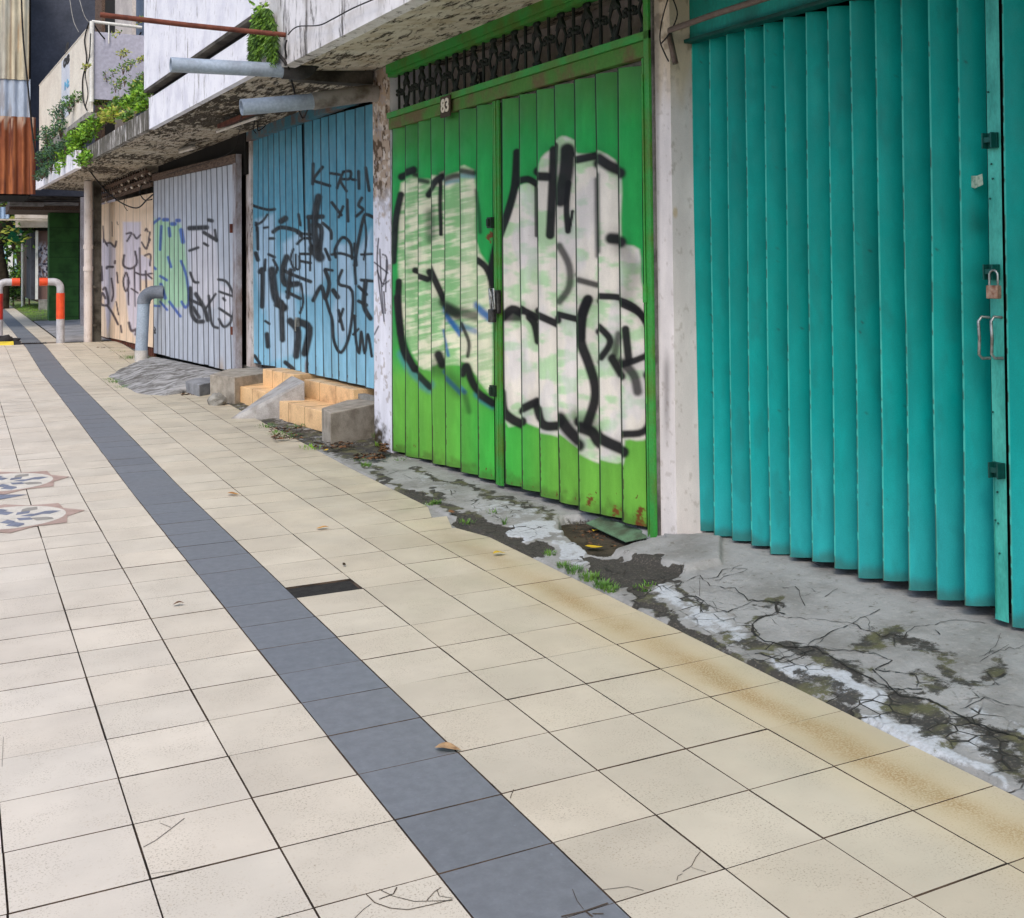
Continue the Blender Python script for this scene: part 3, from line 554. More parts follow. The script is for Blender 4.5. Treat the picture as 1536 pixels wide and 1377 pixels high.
# ---- green gate
A_ = (3.072, 560, 180); B_ = (3.072, 560, 450)
def paint_green(Q, s, t, idd, E):
    sh_ = np.array([0, 4, -3, 3, -5, 2, -2])[idd]; Q = Q+np.stack([0*s, sh_*1.], -1)
    x, y = Q[..., 0], Q[..., 1]
    C = np.zeros(s.shape+(3,))+np.array(srgb(34, 156, 74)); lime = sm(y-(x-590)*.12+(fbm(x/60, y/60, 4)-.5)*60, 470, 590)
    C = over(C, lime*.95, srgb(100, 168, 62)); C = over(C, sm(y, 600, 760)*(x > 640)*.3, srgb(126, 180, 66))
    C = over(C, sm(y, 540, 640)*np.exp(-((x-735)/50)**2)*.7, srgb(46, 172, 66)); C = over(C, sm(y, 560, 640)*np.exp(-((x-775)/40)**2)*.5, srgb(46, 172, 66))
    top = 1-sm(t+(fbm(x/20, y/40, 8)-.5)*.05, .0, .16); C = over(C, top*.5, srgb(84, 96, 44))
    C = C*(1+.05*np.where(idd % 2 == 0, 1, -1)+.10*(vnoise(idd*5.3+.5, 0*x+3.5, 51)-.5)+.10*(fbm(x/3.2, y/90, 52, 3)-.5))[..., None]; C = over(C, sm(t+(fbm(x/8, y/10, 53)-.5)*.05, .96, 1.)*.5, srgb(70, 66, 36))
    brush = fbm(x/34+idd*3.3, y/4.2+.05*x+idd*2.1, 31, 3); br2 = fbm(x/30+idd*.4, y/24, 37, 3)
    PLp = [(42, 110), (66, 100), (98, 102), (104, 96), (150, 92), (154, 195), (176, 240), (178, 290), (178, 415), (158, 404), (136, 380), (108, 378), (84, 388), (62, 375), (46, 335), (38, 270), (38, 150)]
    PLp = [(560+p[0]-0, 165+p[1]) for p in PLp]
    C = over(C, fillp(np.zeros(s.shape+(1,)), Q, PLp, (1.,), 3, 1.)[..., 0]*.55, srgb(128, 190, 120)); Cw = fillp(C, Q, PLp, srgb(226, 224, 196), 3, 1.)
    al = .18+.8*sm(brush*.62+br2*.5, .42, .72); C = C*(1-al[..., None])+Cw*al[..., None]
    pale = sm(x, 680, 710)*(1-sm(x, 735, 745))*.35; C = C*(1-pale[..., None])+Cw*pale[..., None]
    PRa = [(592, 520), (640, 400), (668, 320), (750, 295), (758, 250), (775, 165), (830, 120), (870, 85), (925, 105), (940, 140), (1040, 150), (1140, 240), (1142, 540), (1225, 590), (1235, 740), (1295, 930)]
    PRb = [(1300, 150), (1305, 560), (1240, 640), (1160, 640), (1150, 750), (1050, 740), (945, 690), (850, 620), (760, 600), (690, 570), (600, 540), (590, 50)]
    PR = [(A_[1]+p[0]/3.072, A_[2]+p[1]/3.072) for p in PRa]+[(B_[1]+p[0]/3.072, B_[2]+p[1]/3.072) for p in PRb]
    gi = fillp(np.zeros(s.shape+(1,)), Q, PR, (1.,), 3, 1.)[..., 0]; Cf = over(C, gi, srgb(226, 219, 207)); pg = gi*sm(fbm(x/36+idd*.7, y/20, 44), .50, .70); C = over(Cf, pg*.75, srgb(160, 206, 150)); C = over(C, gi*sm(fbm(x/26+idd*1.7, y/60, 47), .5, .7)*.5, srgb(204, 200, 204)); C = over(C, sm(brush, .75, .95)*.25*(Cf[..., 0] > .5), srgb(150, 200, 150))
    BLU = srgb(30, 96, 160)
    for tf, pts, w, c, a in [(A_, [(330, 870), (400, 975)], 20, BLU, .9), (B_, [(330, 60), (400, 120), (470, 150)], 26, BLU, .6), (B_, [(480, 30), (540, 80)], 34, BLU, .9), (B_, [(325, 150), (345, 240)], 14, BLU, .8), (B_, [(330, 340), (420, 430)], 20, BLU, .7), (B_, [(130, 250), (190, 350), (260, 400)], 40, srgb(70, 130, 160), .6), (B_, [(480, 440), (550, 480)], 34, BLU, .6), (A_, [(320, 280), (385, 262), (460, 265)], 22, srgb(90, 140, 170), .6)]:
        C = stroke(C, Q, pts, w, c, .7, a, tf)
    xs0 = np.array([Q[..., 0][idd == k].min() for k in range(7)]); xs1 = np.array([Q[..., 0][idd == k].max() for k in range(7)])
    def sclip(C, pts, w, c, so, a, tf):
        px = [tf[1]+p[0]/tf[0] for p in pts]; lo, hi = min(px), max(px); m = np.zeros(7)
        for k in range(7):
            ov = min(hi, xs1[k])-max(lo, xs0[k]); m[k] = 1. if (ov > 4 or (hi-lo < 9 and ov > -1)) else 0.
        N = stroke(C, Q, pts, w*2.1, c, .9, .16*a, tf); N = stroke(N, Q, pts, w*1.14, c, so*.8, a, tf); f = m[idd][..., None]; return C*(1-f)+N*f
    bl = [(A_, [(92, 650), (97, 560), (105, 450), (127, 345)], 27, .4, 1), (A_, [(130, 262), (185, 242)], 30, .4, 1), (A_, [(190, 264), (250, 275)], 18, .9, .9), (A_, [(118, 745), (115, 850), (125, 985)], 26, .3, 1),
        (B_, [(110, -10), (120, 100), (140, 230), (190, 330)], 30, .4, 1), (B_, [(200, 330), (262, 392)], 26, .5, .95), (A_, [(256, 335), (290, 288), (316, 272)], 28, .4, 1), (A_, [(310, 290), (308, 400), (312, 535)], 16, .4, 1),
        (A_, [(318, 262), (385, 240), (462, 250)], 22, .9, .9), (A_, [(474, 330), (487, 430), (492, 510)], 14, 1, .7), (A_, [(262, 420), (266, 540)], 36, 1, .6), (A_, [(192, 705), (250, 725)], 24, .4, 1), (A_, [(258, 690), (290, 760), (322, 830)], 26, .4, 1),
        (A_, [(330, 850), (388, 872)], 44, .7, .85), (B_, [(330, 15), (400, 60), (470, 80)], 40, .8, .75), (A_, [(480, 640), (520, 675), (550, 745)], 26, .4, 1), (A_, [(662, 150), (652, 300), (622, 420), (590, 510), (560, 600), (545, 700), (556, 790)], 32, .3, 1),
        (A_, [(672, 292), (712, 285), (750, 305)], 28, .4, 1), (A_, [(750, 310), (752, 545)], 14, .5, .9), (A_, [(758, 250), (800, 252)], 36, .4, 1), (A_, [(832, 130), (826, 300), (815, 520)], 36, .35, 1),
        (A_, [(895, 150), (888, 250), (862, 375)], 60, .35, 1), (A_, [(900, 300), (890, 420), (897, 520)], 24, .4, 1), (A_, [(918, 430), (905, 510)], 12, .4, 1), (A_, [(940, 167), (1032, 148)], 32, .4, 1), (A_, [(1040, 185), (1090, 218), (1137, 238)], 46, .5, 1),
        (A_, [(1030, 260), (1032, 400), (1035, 610)], 20, .9, .8), (A_, [(1095, 552), (1140, 556)], 46, .5, 1), (A_, [(857, 590), (902, 680), (902, 780), (857, 845)], 28, .7, .85), (A_, [(1145, 580), (1195, 680), (1170, 790)], 60, 1, .4), (A_, [(945, 722), (1030, 745)], 24, .7, .9),
        (A_, [(600, 905), (640, 872), (682, 890)], 34, .4, 1), (A_, [(600, 905), (680, 905)], 40, .6, .9), (A_, [(682, 885), (760, 925)], 28, .4, 1), (A_, [(762, 892), (850, 932)], 30, .4, 1), (A_, [(852, 905), (942, 928)], 26, .4, 1), (A_, [(720, 920), (745, 955), (760, 1030)], 32, .4, 1),
        (A_, [(990, 812), (962, 890), (955, 985)], 40, .35, 1), (B_, [(985, -10), (960, 60), (955, 170), (990, 270), (1020, 370), (1020, 450), (985, 560)], 40, .4, 1), (A_, [(1045, 818), (1140, 826), (1220, 870), (1270, 950)], 26, .4, 1),
        (B_, [(1150, 15), (1230, 60), (1280, 150), (1285, 230), (1200, 275), (1150, 290)], 26, .4, 1), (B_, [(1162, 130), (1177, 270)], 32, .4, 1), (B_, [(1150, 285), (1200, 340), (1218, 415)], 38, .6, .9), (B_, [(1040, 130), (1087, 180), (1085, 220), (1050, 270)], 28, .5, 1), (B_, [(1100, 275), (1142, 345)], 36, .5, 1), (B_, [(1130, 165), (1112, 255)], 28, .8, .8),
        (B_, [(1260, 340), (1290, 420), (1290, 520), (1245, 600), (1155, 612)], 30, .5, 1), (B_, [(590, 430), (600, 510), (640, 550), (685, 572)], 38, .4, 1), (B_, [(690, 512), (755, 480)], 34, .4, 1), (B_, [(756, 495), (770, 550), (800, 572), (857, 570)], 38, .4, 1),
        (B_, [(860, 555), (900, 610), (945, 655)], 50, .5, 1), (B_, [(950, 570), (1010, 595), (1047, 645), (1152, 695)], 46, .4, 1), (B_, [(950, 545), (1000, 560)], 60, 1, .5), (B_, [(412, 345), (430, 312), (450, 370), (480, 420), (552, 470)], 32, .5, 1), (B_, [(300, 262), (318, 305)], 36, .5, 1),
        (B_, [(275, 320), (340, 340), (400, 400)], 60, 1, .45), (B_, [(405, 115), (440, 200), (435, 265)], 14, .6, .9), (B_, [(420, 430), (440, 520)], 20, 1, .5), (B_, [(588, 100), (590, 450)], 14, .3, 1), (B_, [(1345, 230), (1345, 400)], 20, 1, .6)]
    for tf, pts, w, so, a in bl: C = sclip(C, pts, w, BLK, so, a*.98, tf)
    C = over(C, sm(vnoise(idd*7.7, y/5, 9)+sm(t, .75, 1.)*.5, .98, 1.08)*E, srgb(84, 48, 26)); C = over(C, E*.12, srgb(150, 210, 150))
    for (px_, py_, r) in [(975-13, 795, 12), (917, 792, 9), (868, 785, 7), (960, 770, 7), (735, 352, 5), (925, 770, 6), (885, 745, 5), (905, 800, 6), (948, 800, 7)]:
        C = over(C, .95*(1-sm(np.hypot(x-px_, (y-py_)*.7)+(fbm(x/4, y/4, 70)-.5)*16, r*.6, r)), srgb(110, 58, 32))
    return C
m_green = mat_paint('green_enamel', .5, .14, .22, (96, 56, 34))
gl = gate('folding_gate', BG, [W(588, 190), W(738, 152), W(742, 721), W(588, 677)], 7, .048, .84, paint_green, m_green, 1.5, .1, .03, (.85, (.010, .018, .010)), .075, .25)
gl['label'] = 'left leaf of the green gate with pale graffiti over green'
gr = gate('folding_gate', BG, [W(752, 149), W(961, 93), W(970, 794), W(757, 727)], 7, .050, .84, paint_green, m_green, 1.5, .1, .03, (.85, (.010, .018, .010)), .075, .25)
gr['label'] = 'right leaf of the green gate with cream graffiti outlined in black'
m_gf = simple('green_frame', (52, 150, 62), (84, 120, 44), 5, .5, st=(1, 1, 1)); m_gb = simple('green_brown_band', (74, 126, 52), (104, 92, 60), 3, .8, lo=.42, hi=.6)
yL = W(588, 400)[1]; yM = W(746, 400)[1]; yR = W(984, 400)[1]
mb = MB(); mb.fbox(yL+.02, yR-.0, -.06, .035, 3.13, 3.235); mb.fbox(yL+.02, yR, -.05, .02, 3.10, 3.128); mb.build('gate_frame', m_gf, BG)
mb = MB(); mb.fbox(yL+.02, yR, -.05, .03, 2.755, 2.80); mb.build('gate_frame', m_gf, BG)
mb = MB(); mb.fbox(yL+.02, yR, -.05, .012, 2.665, 2.753); mb.build('gate_frame', m_gb, BG)
mb = MB(); mb.fbox(yR, yR+.045, -.05, .03, .0, 3.128); mb.fbox(yR+.052, yR+.078, -.05, .0, .03, 2.66); mb.fbox(yR+.085, yR+.10, -.04, .006, .03, 2.66); mb.build('gate_frame', m_gf, BG)
mb = MB(); mb.fbox(yR-.014, yR-.002, -.04, .015, 0, 3.12); mb.build('jamb_gap', simple('grey_jamb', (120, 118, 112), (60, 56, 52), 6, .9), BG)
m_iron_d = simple('dark_green_iron', (24, 52, 34), (16, 30, 20), 14, .6)
mb = MB()
for dy in (-.036, -.018, .0, .018, .036): mb.fbox(yM+dy-.006, yM+dy+.006, -.012, .004+.006*(dy == 0), .035, 2.655)
mb.build('lock_rail', m_gf, gr)
mb = MB(); mb.fbox(yM-.06, yM+.06, -.07, -.045, .04, 2.65); mb.build('rail_gap', m_dark, gr)
for x, y, h_ in [(739, 334, .075), (743, 586, .075)]:
    p = W(x, y); mb = MB(); mb.fbox(p[1]-.03, p[1]+.03, -.01, .03, p[2]-h_/2, p[2]+h_/2); mb.fbox(p[1]-.012, p[1]+.012, .031, .045, p[2]-h_/3, p[2]+h_/3); mb.build('hasp', m_iron_d, gr)
lk = thing('padlock', 'dark metal padlock wound with bars at the middle of the green gate', 'padlock'); p = W(741, 457, .03); mb = MB()
mb.fbox(p[1]-.05, p[1]+.05, .0, .03, p[2]-.06, p[2]+.10); mb.fbox(p[1]-.035, p[1]+.035, .031, .06, p[2]-.12, p[2]-.03)
mb.build('lock_body', simple('dark_steel', (52, 52, 52), (96, 94, 92), 22, .35, .7), lk, .006)
mb = MB(); mb.tube([fp(p[1]-.03, .04, p[2]-.03), fp(p[1]-.03, .05, p[2]+.11), fp(p[1]+.03, .05, p[2]+.11), fp(p[1]+.03, .04, p[2]-.03)], .007); mb.tube([fp(p[1]-.01, .04, p[2]-.03), fp(p[1]+.01, .05, p[2]+.09)], .006); mb.build('shackle', m_steel, lk)
mb = MB(); p = W(969, 440, .03); mb.tube([fp(p[1], .035, p[2]-.05), fp(p[1], .035, p[2]+.05)], .014); mb.tube([fp(p[1], .035, p[2]-.6), fp(p[1], .035, p[2]+1.2)], .006); mb.build('slide_bolt', m_gf, gr)
# transom grille
mb = MB(); q = [W(893, 768, .0), W(975, 797, .0), G(972, 806, .03), G(940, 800, .03), G(885, 775, .03)]; mb.prism([fp(W(975, 797, 0)[1], -.04, .03), fp(W(893, 768, 0)[1], -.04, .03), fp(W(893, 768, 0)[1]+.02, .05, .0), fp(W(975, 797, 0)[1]+.1, .09, -.01)], (0, 0, .006)); mb.build('bottom_rail', simple('bottom_rail_green', (96, 128, 100), (70, 80, 62), 9, .7), gr)
GRI = thing('transom_grille', 'black wrought iron grille with scrolls above the green gate', 'iron grille')
m_iron = simple('black_iron', (20, 34, 26), (14, 16, 14), 20, .6); y0_, y1_ = yL-.02, yR+.05; nb = 12
for k in range(nb):
    mb = MB(); orn = MB(); yy = y0_+(y1_-y0_)*(k+.35)/nb; pt = lambda a, z: fp(a, -.02, z); cu_ = (y0_-y1_)/nb*.42*.5
    mb.tube([pt(yy, 2.78), pt(yy, 3.12)], .011, 6); mb.ball(pt(yy, 2.95), .018)
    for dz in (-.014, .016): mb.ball(pt(yy-.034, 2.955+dz), .015); mb.ball(pt(yy+.034, 2.955+dz), .015)
    mb.build('bar', m_iron, GRI); yc = yy+(y1_-y0_)/nb*.5
    for s_ in (-1, 1):
        orn.tube([pt(yc+s_*.004, 2.80), pt(yc+s_*.014, 2.85), pt(yc+s_*.046, 2.915), pt(yc+s_*.058, 2.95), pt(yc+s_*.04, 2.985), pt(yc+s_*.014, 3.03), pt(yc+s_*.004, 3.11)], [.013, .013, .010, .009, .010, .014, .010], 6)
        orn.ball(pt(yc+s_*.024, 2.825), .020); orn.ball(pt(yc+s_*.022, 3.085), .016); orn.tube([pt(yc+s_*.058, 2.95), pt(yc+s_*.085, 2.93), pt(yc+s_*.088, 2.975)], .010, 5)
        orn.tube([pt(yc+s_*.060, 2.995), pt(yc+s_*.030, 3.02), pt(yc, 3.075)], [.004, .018, .006], 5)
    orn.ball(pt(yc, 2.86), (.012, .018, .055)); orn.ball(pt(yc, 3.04), (.012, .028, .045)); orn.build('scrollwork', m_iron, GRI)
def text(name, body, loc_c, h, mat, parent, ext=.002, off_dir=True, bold=.0, sx=1.):
    cu = bpy.data.curves.new(name, 'FONT'); cu.body = body; cu.size = h/.7; cu.align_x = 'CENTER'; cu.align_y = 'CENTER'; cu.extrude = ext; cu.offset = bold
    o = bpy.data.objects.new(name, cu); dg = bpy.context.evaluated_depsgraph_get(); COL.objects.link(o); dg.update()
    me = bpy.data.meshes.new_from_object(o.evaluated_get(dg)); COL.objects.unlink(o); bpy.data.objects.remove(o)
    e = Vector((SL, -1, 0)).normalized(); n = Vector((-1, -SL, 0)).normalized(); u = Vector((0, 0, 1))
    M_ = Matrix([[e[i]*sx, u[i], n[i], loc_c[i]] for i in range(3)]+[[0, 0, 0, 1]]); me.transform(M_); me.materials.clear(); me.materials.append(mat)
    o = bpy.data.objects.new(name, me); COL.objects.link(o); o.parent = parent; return o
NP = thing('number_plate', 'small dark house number plate reading 83 over the green gate', 'house number'); p = W(667, 158, .05)
mb = MB(); mb.fbox(p[1]-.075, p[1]+.085, .036, .045, p[2]-.085, p[2]+.07); mb.build('plate', simple('brown_plate', (74, 58, 44), (60, 50, 34), 10, .7), NP)
text('digits', '83', fp(p[1], .048, p[2]-.005), .095, simple('cream_paint', (228, 218, 200), (210, 200, 180), 10, .6), NP, .002, bold=.004)
NQ = thing('number_plate', 'faded dark number plate behind the black iron grille', 'house number'); p = W(715, 122, -.08)
mb = MB(); mb.fbox(p[1]-.09, p[1]+.09, -.09, -.08, p[2]-.06, p[2]+.06); mb.build('plate', m_dark, NQ)
text('digits', '38', fp(p[1], -.077, p[2]), .08, simple('dull_cream', (120, 116, 100), (100, 96, 84), 10, .7), NQ)
mb = MB(); mb.fbox(yR, yL+.02, -.60, -.5, 2.5, 3.4); mb.build('inner_wall', simple('inner_grey', (214, 204, 196), (170, 160, 152), 2, .9), BG)  # pale colour stands in for light inside the shop

# ---- pillar between blue and green
ya = W(561, 500)[1]; yb = W(587, 500)[1]
def f_pil2(Q, s, t):
    C = np.zeros(s.shape+(3,))+np.array(srgb(226, 226, 236)); x, y = Q[..., 0], Q[..., 1]
    C = over(C, 1-sm(y+(fbm(x/9, y/14, 5)-.5)*110, 270, 320), srgb(176, 156, 138)); C = over(C, sm(fbm(x/5, y/12, 15), .48, .62)*(1-sm(y, 270, 330)), srgb(96, 78, 62))
    C = over(C, sm(fbm(x/4, y/9, 25), .55, .62)*(1-sm(y, 260, 330))*.8, srgb(216, 206, 196)); C = over(C, sm(fbm(x/4, y/10, 35), .64, .7)*.7, srgb(170, 160, 158))
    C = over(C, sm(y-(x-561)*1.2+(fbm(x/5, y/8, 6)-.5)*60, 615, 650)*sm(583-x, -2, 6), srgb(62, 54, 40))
    T5 = (2.503, 350, 150)
    for pts in [[(545, 520), (540, 600), (548, 700), (560, 800)], [(560, 580), (575, 590), (578, 640), (560, 700)], [(530, 610), (580, 650)], [(550, 560), (556, 700), (566, 830)], [(575, 600), (572, 720)], [(540, 640), (560, 690), (582, 680)], [(545, 850), (530, 880)], [(565, 720), (570, 800)]]: C = stroke(C, Q, pts, 5, srgb(50, 46, 56), .5, .85, T5)
    return C
plaster('pillar', [fp(ya, 0, 3.25), fp(yb-.0, 0, 3.25), fp(yb, 0, -.05), fp(ya, 0, -.05)], BG, f_pil2, 40, 400)
mb = MB(); mb.fbox(yb, ya, -.55, -.004, -.05, 3.25); mb.build('pillar', m_white, BG)

# ---- blue gate
T5 = (2.503, 350, 150)
def paint_blue(Q, s, t, idd, E):
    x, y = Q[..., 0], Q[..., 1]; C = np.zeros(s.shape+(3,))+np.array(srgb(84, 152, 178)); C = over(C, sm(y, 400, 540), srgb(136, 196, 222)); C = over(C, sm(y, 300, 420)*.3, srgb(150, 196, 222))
    C *= (1+.06*np.sin(idd*1.9))[..., None]; PAL = srgb(176, 204, 226)
    for po in [[(85, 450), (155, 425), (160, 700), (110, 800), (85, 640)], [(185, 540), (240, 500), (290, 490), (330, 450), (370, 500), (360, 640), (300, 740), (230, 720), (190, 640)], [(390, 540), (440, 540), (455, 700), (440, 860), (405, 930), (370, 800), (395, 690)], [(470, 560), (520, 480), (520, 800), (480, 740), (460, 650)], [(120, 720), (230, 730), (250, 950), (140, 980)]]: C = fillp(C, Q, po, PAL, 5, .8, T5)
    for pts, w in [([(300, 240), (298, 315)], 9), ([(335, 252), (302, 298), (330, 312), (362, 322)], 9), ([(365, 275), (398, 280)], 8), ([(412, 272), (400, 300), (390, 330)], 8), ([(412, 270), (440, 268), (436, 296), (402, 300), (425, 342)], 8), ([(446, 298), (458, 300)], 8), ([(470, 268), (472, 332)], 9), ([(497, 255), (510, 340)], 9),
        ([(370, 385), (405, 432)], 9), ([(412, 400), (396, 440)], 8), ([(428, 375), (431, 455)], 8), ([(482, 368), (470, 395), (487, 412), (462, 436)], 9), ([(72, 395), (90, 402), (130, 412), (155, 410)], 8), ([(85, 470), (110, 455), (128, 430)], 7), ([(85, 460), (88, 490)], 7), ([(115, 480), (130, 478)], 7), ([(136, 520), (152, 520)], 8), ([(133, 580), (155, 590)], 8), ([(84, 575), (92, 600)], 12), ([(100, 645), (110, 645), (108, 775)], 14),
        ([(126, 880), (130, 925)], 14), ([(80, 960), (100, 990)], 9), ([(195, 985), (225, 1010)], 12), ([(150, 495), (180, 478), (240, 492), (255, 510)], 12), ([(180, 455), (195, 445)], 18), ([(245, 430), (252, 470)], 8), ([(320, 365), (308, 430), (305, 500), (318, 560)], 22), ([(300, 560), (325, 590)], 30), ([(282, 440), (335, 438)], 14), ([(283, 450), (288, 530), (300, 560)], 9), ([(335, 462), (365, 490), (368, 520)], 9), ([(240, 500), (290, 505)], 8),
        ([(235, 580), (235, 630), (248, 632), (248, 585)], 6), ([(252, 578), (290, 578)], 8), ([(252, 605), (290, 612)], 8), ([(290, 540), (288, 640)], 6), ([(145, 640), (158, 740), (190, 780)], 24), ([(200, 590), (185, 640), (195, 690), (240, 690)], 18), ([(190, 640), (220, 655), (290, 682)], 10), ([(215, 640), (205, 740)], 14), ([(180, 760), (185, 900)], 16), ([(200, 720), (250, 745)], 10), ([(213, 830), (243, 872), (236, 960)], 20), ([(243, 832), (285, 858), (268, 950)], 22),
        ([(385, 590), (382, 560), (410, 516), (440, 540), (446, 595)], 9), ([(370, 580), (405, 576), (448, 590)], 8), ([(300, 752), (330, 700), (345, 745), (360, 690), (345, 640)], 12), ([(345, 740), (360, 790), (372, 830), (378, 905), (405, 948), (438, 872), (447, 720), (395, 690), (408, 640)], 9), ([(395, 790), (412, 862)], 9), ([(412, 785), (398, 832)], 8), ([(375, 715), (392, 740)], 14), ([(345, 635), (372, 640)], 8),
        ([(455, 620), (468, 540), (488, 445), (500, 430), (525, 440)], 10), ([(455, 620), (460, 690)], 8), ([(492, 440), (500, 520), (490, 600)], 6), ([(480, 676), (522, 680)], 9), ([(497, 680), (490, 770), (515, 820)], 14), ([(470, 755), (500, 770)], 10), ([(480, 580), (520, 578)], 7), ([(455, 810), (460, 900), (473, 950), (480, 870), (493, 950), (505, 880), (520, 962)], 8), ([(450, 880), (470, 860)], 7), ([(120, 830), (135, 840)], 7), ([(160, 770), (195, 780)], 12), ([(150, 600), (165, 630), (160, 650)], 8), ([(225, 560), (215, 600), (230, 640)], 7), ([(300, 470), (330, 480), (325, 560)], 14), ([(240, 540), (262, 520), (290, 520)], 8), ([(345, 560), (362, 600)], 9), ([(90, 480), (92, 560)], 9), ([(120, 600), (118, 640)], 8), ([(455, 540), (462, 620)], 9), ([(470, 700), (500, 730)], 9), ([(255, 690), (262, 760), (250, 800)], 7)]:
        C = stroke(C, Q, pts, w*1.28, BLK, .3, .98, T5)
    C = over(C, E*.35, srgb(40, 70, 90)); C = over(C, sm(vnoise(idd*7.1, y/6, 19)+sm(t, .9, 1.)*.3, .92, 1.)*E, srgb(70, 50, 38)); C = over(C, (1-sm(x, 468, 478))*sm(x, 456, 459)*sm(y, 530, 548)*(x < 462)*.8, srgb(110, 70, 44)); return C
m_blue = mat_paint('blue_enamel', .5, .16, .35, (86, 66, 52)); OB = -.30
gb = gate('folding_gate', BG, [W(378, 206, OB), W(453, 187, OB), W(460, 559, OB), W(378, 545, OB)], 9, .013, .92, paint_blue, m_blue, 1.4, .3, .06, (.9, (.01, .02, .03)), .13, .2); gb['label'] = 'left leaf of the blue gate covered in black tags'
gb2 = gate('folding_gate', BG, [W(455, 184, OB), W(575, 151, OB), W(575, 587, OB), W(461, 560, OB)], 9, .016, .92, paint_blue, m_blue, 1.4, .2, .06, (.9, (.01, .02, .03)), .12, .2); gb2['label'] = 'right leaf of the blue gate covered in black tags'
mb = MB(); p = W(448, 483, OB+.0); mb.fbox(p[1]-.03, p[1]+.03, OB, OB+.03, p[2]-.05, p[2]+.05); mb.tube([fp(p[1], OB+.035, p[2]-.1), fp(p[1], OB+.035, p[2]+.03)], .01); mb.build('hasp', m_steel, gb)
yB0 = W(377, 400, OB)[1]; yB1 = W(575, 400, OB)[1]
mb = MB(); mb.fbox(yB1, yB0+.05, OB-.03, OB+.06, 3.10, 3.22); mb.build('gate_frame', simple('blue_header', (60, 120, 140), (110, 90, 80), 5, .7), BG)
mb = MB(); mb.fbox(yb+.01, yB0+.3, OB-.02, OB+.05, .30, .345); mb.build('gate_frame', m_conc, BG)

# ---- jamb and dark slot between blue and light gates
OL = -.15
yj0 = W(370.5, 400, OB+.02)[1]; yj1 = W(377.5, 400, OB+.02)[1]
mb = MB(); mb.fbox(yj1, yj0, OB-.3, OB+.03, .1, 3.2); mb.build('door_jamb', m_pw := mat_streak('flaking_jamb', (214, 206, 204), (170, 152, 140), (80, 64, 54), .52), BG)
# ---- light grey-blue gate
T6 = (3.443, 120, 200)
def paint_light(Q, s, t, idd, E):
    x, y = Q[..., 0], Q[..., 1]; C = np.zeros(s.shape+(3,))+np.array(srgb(186, 192, 202)); C *= (1+.05*np.sin(idd*2.7))[..., None]; C = over(C, (1-sm(t, 0, .3))*.4, srgb(184, 182, 188))
    C = fillp(C, Q, [(385, 440), (520, 470), (540, 560), (555, 700), (565, 880), (500, 900), (430, 880), (380, 900)], srgb(158, 204, 160), 3, .85, T6); C = fillp(C, Q, [(570, 500), (700, 500), (720, 750), (700, 900), (620, 900), (570, 780)], srgb(212, 210, 216), 4, .8, T6); C = fillp(C, Q, [(720, 780), (780, 800), (785, 950), (730, 980)], srgb(212, 210, 216), 4, .8, T6)
    BB = srgb(66, 100, 176)
    for pts, w in [([(378, 465), (410, 440)], 12), ([(432, 446), (452, 446)], 16), ([(474, 468), (490, 468)], 18), ([(500, 450), (512, 450)], 16), ([(420, 480), (414, 600)], 12), ([(460, 490), (464, 530)], 14), ([(522, 500), (532, 560)], 20), ([(455, 640), (470, 690)], 12), ([(522, 660), (550, 740), (562, 860), (545, 900), (525, 870)], 12), ([(415, 738), (448, 758)], 12), ([(418, 780), (440, 850)], 16), ([(378, 690), (390, 700)], 12), ([(378, 890), (410, 892)], 10), ([(415, 870), (450, 912)], 10), ([(462, 870), (518, 945)], 12)]: C = stroke(C, Q, pts, w*1.1, BB, .4, .95, T6)
    for pts, w in [([(565, 490), (655, 486)], 18), ([(665, 448), (682, 452)], 14), ([(697, 500), (705, 555)], 10), ([(640, 512), (705, 552)], 14), ([(565, 606), (610, 590)], 10), ([(640, 568), (660, 580)], 10), ([(570, 720), (588, 765), (610, 770)], 10), ([(570, 800), (575, 920), (600, 968), (635, 972)], 16), ([(598, 830), (640, 900), (660, 965)], 16), ([(570, 860), (625, 885)], 12), ([(585, 900), (615, 950)], 14), ([(665, 840), (680, 980), (712, 1005)], 10), ([(700, 830), (650, 905)], 9), ([(715, 755), (760, 770), (795, 850), (785, 960), (745, 1000), (718, 960)], 10), ([(720, 818), (785, 840)], 9), ([(720, 905), (780, 945)], 10), ([(740, 852), (748, 862)], 10), ([(383, 1000), (390, 1015), (382, 1030), (390, 1032), (383, 1015)], 4)]: C = stroke(C, Q, pts, w*1.35, BLK, .4, .95, T6)
    C = over(C, E*.35, srgb(110, 110, 118)); C = over(C, sm(y, 525, 560)*np.exp(-((x-332)/4)**2)*.8, srgb(176, 150, 120)); return C
m_light = mat_paint('pale_blue_grey_enamel', .55, .12, .3, (120, 90, 66))
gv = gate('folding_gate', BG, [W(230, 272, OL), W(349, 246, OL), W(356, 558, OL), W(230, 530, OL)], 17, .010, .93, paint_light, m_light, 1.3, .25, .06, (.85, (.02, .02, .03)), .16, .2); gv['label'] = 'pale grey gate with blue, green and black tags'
y0v, y1v = W(230, 400, OL)[1], W(357, 400, OL)[1]
mb = MB(); mb.fbox(W(356.5, 400, OL)[1], W(351.5, 400, OL)[1], OL-.05, OL+.02, .2, 2.95); mb.build('gate_frame', simple('pale_frame', (170, 170, 178), (110, 90, 80), 5, .6, st=(1, 1, .4)), BG)
mb = MB()
p0, p1 = W(230, 262, OL), W(356, 231, OL); q0, q1 = W(230, 272, OL), W(356, 244, OL)
mb.prism([p0+NRM*.03, p1+NRM*.03, q1+NRM*.03, q0+NRM*.03], -NRM*.06); mb.build('gate_frame', m_wood, BG)
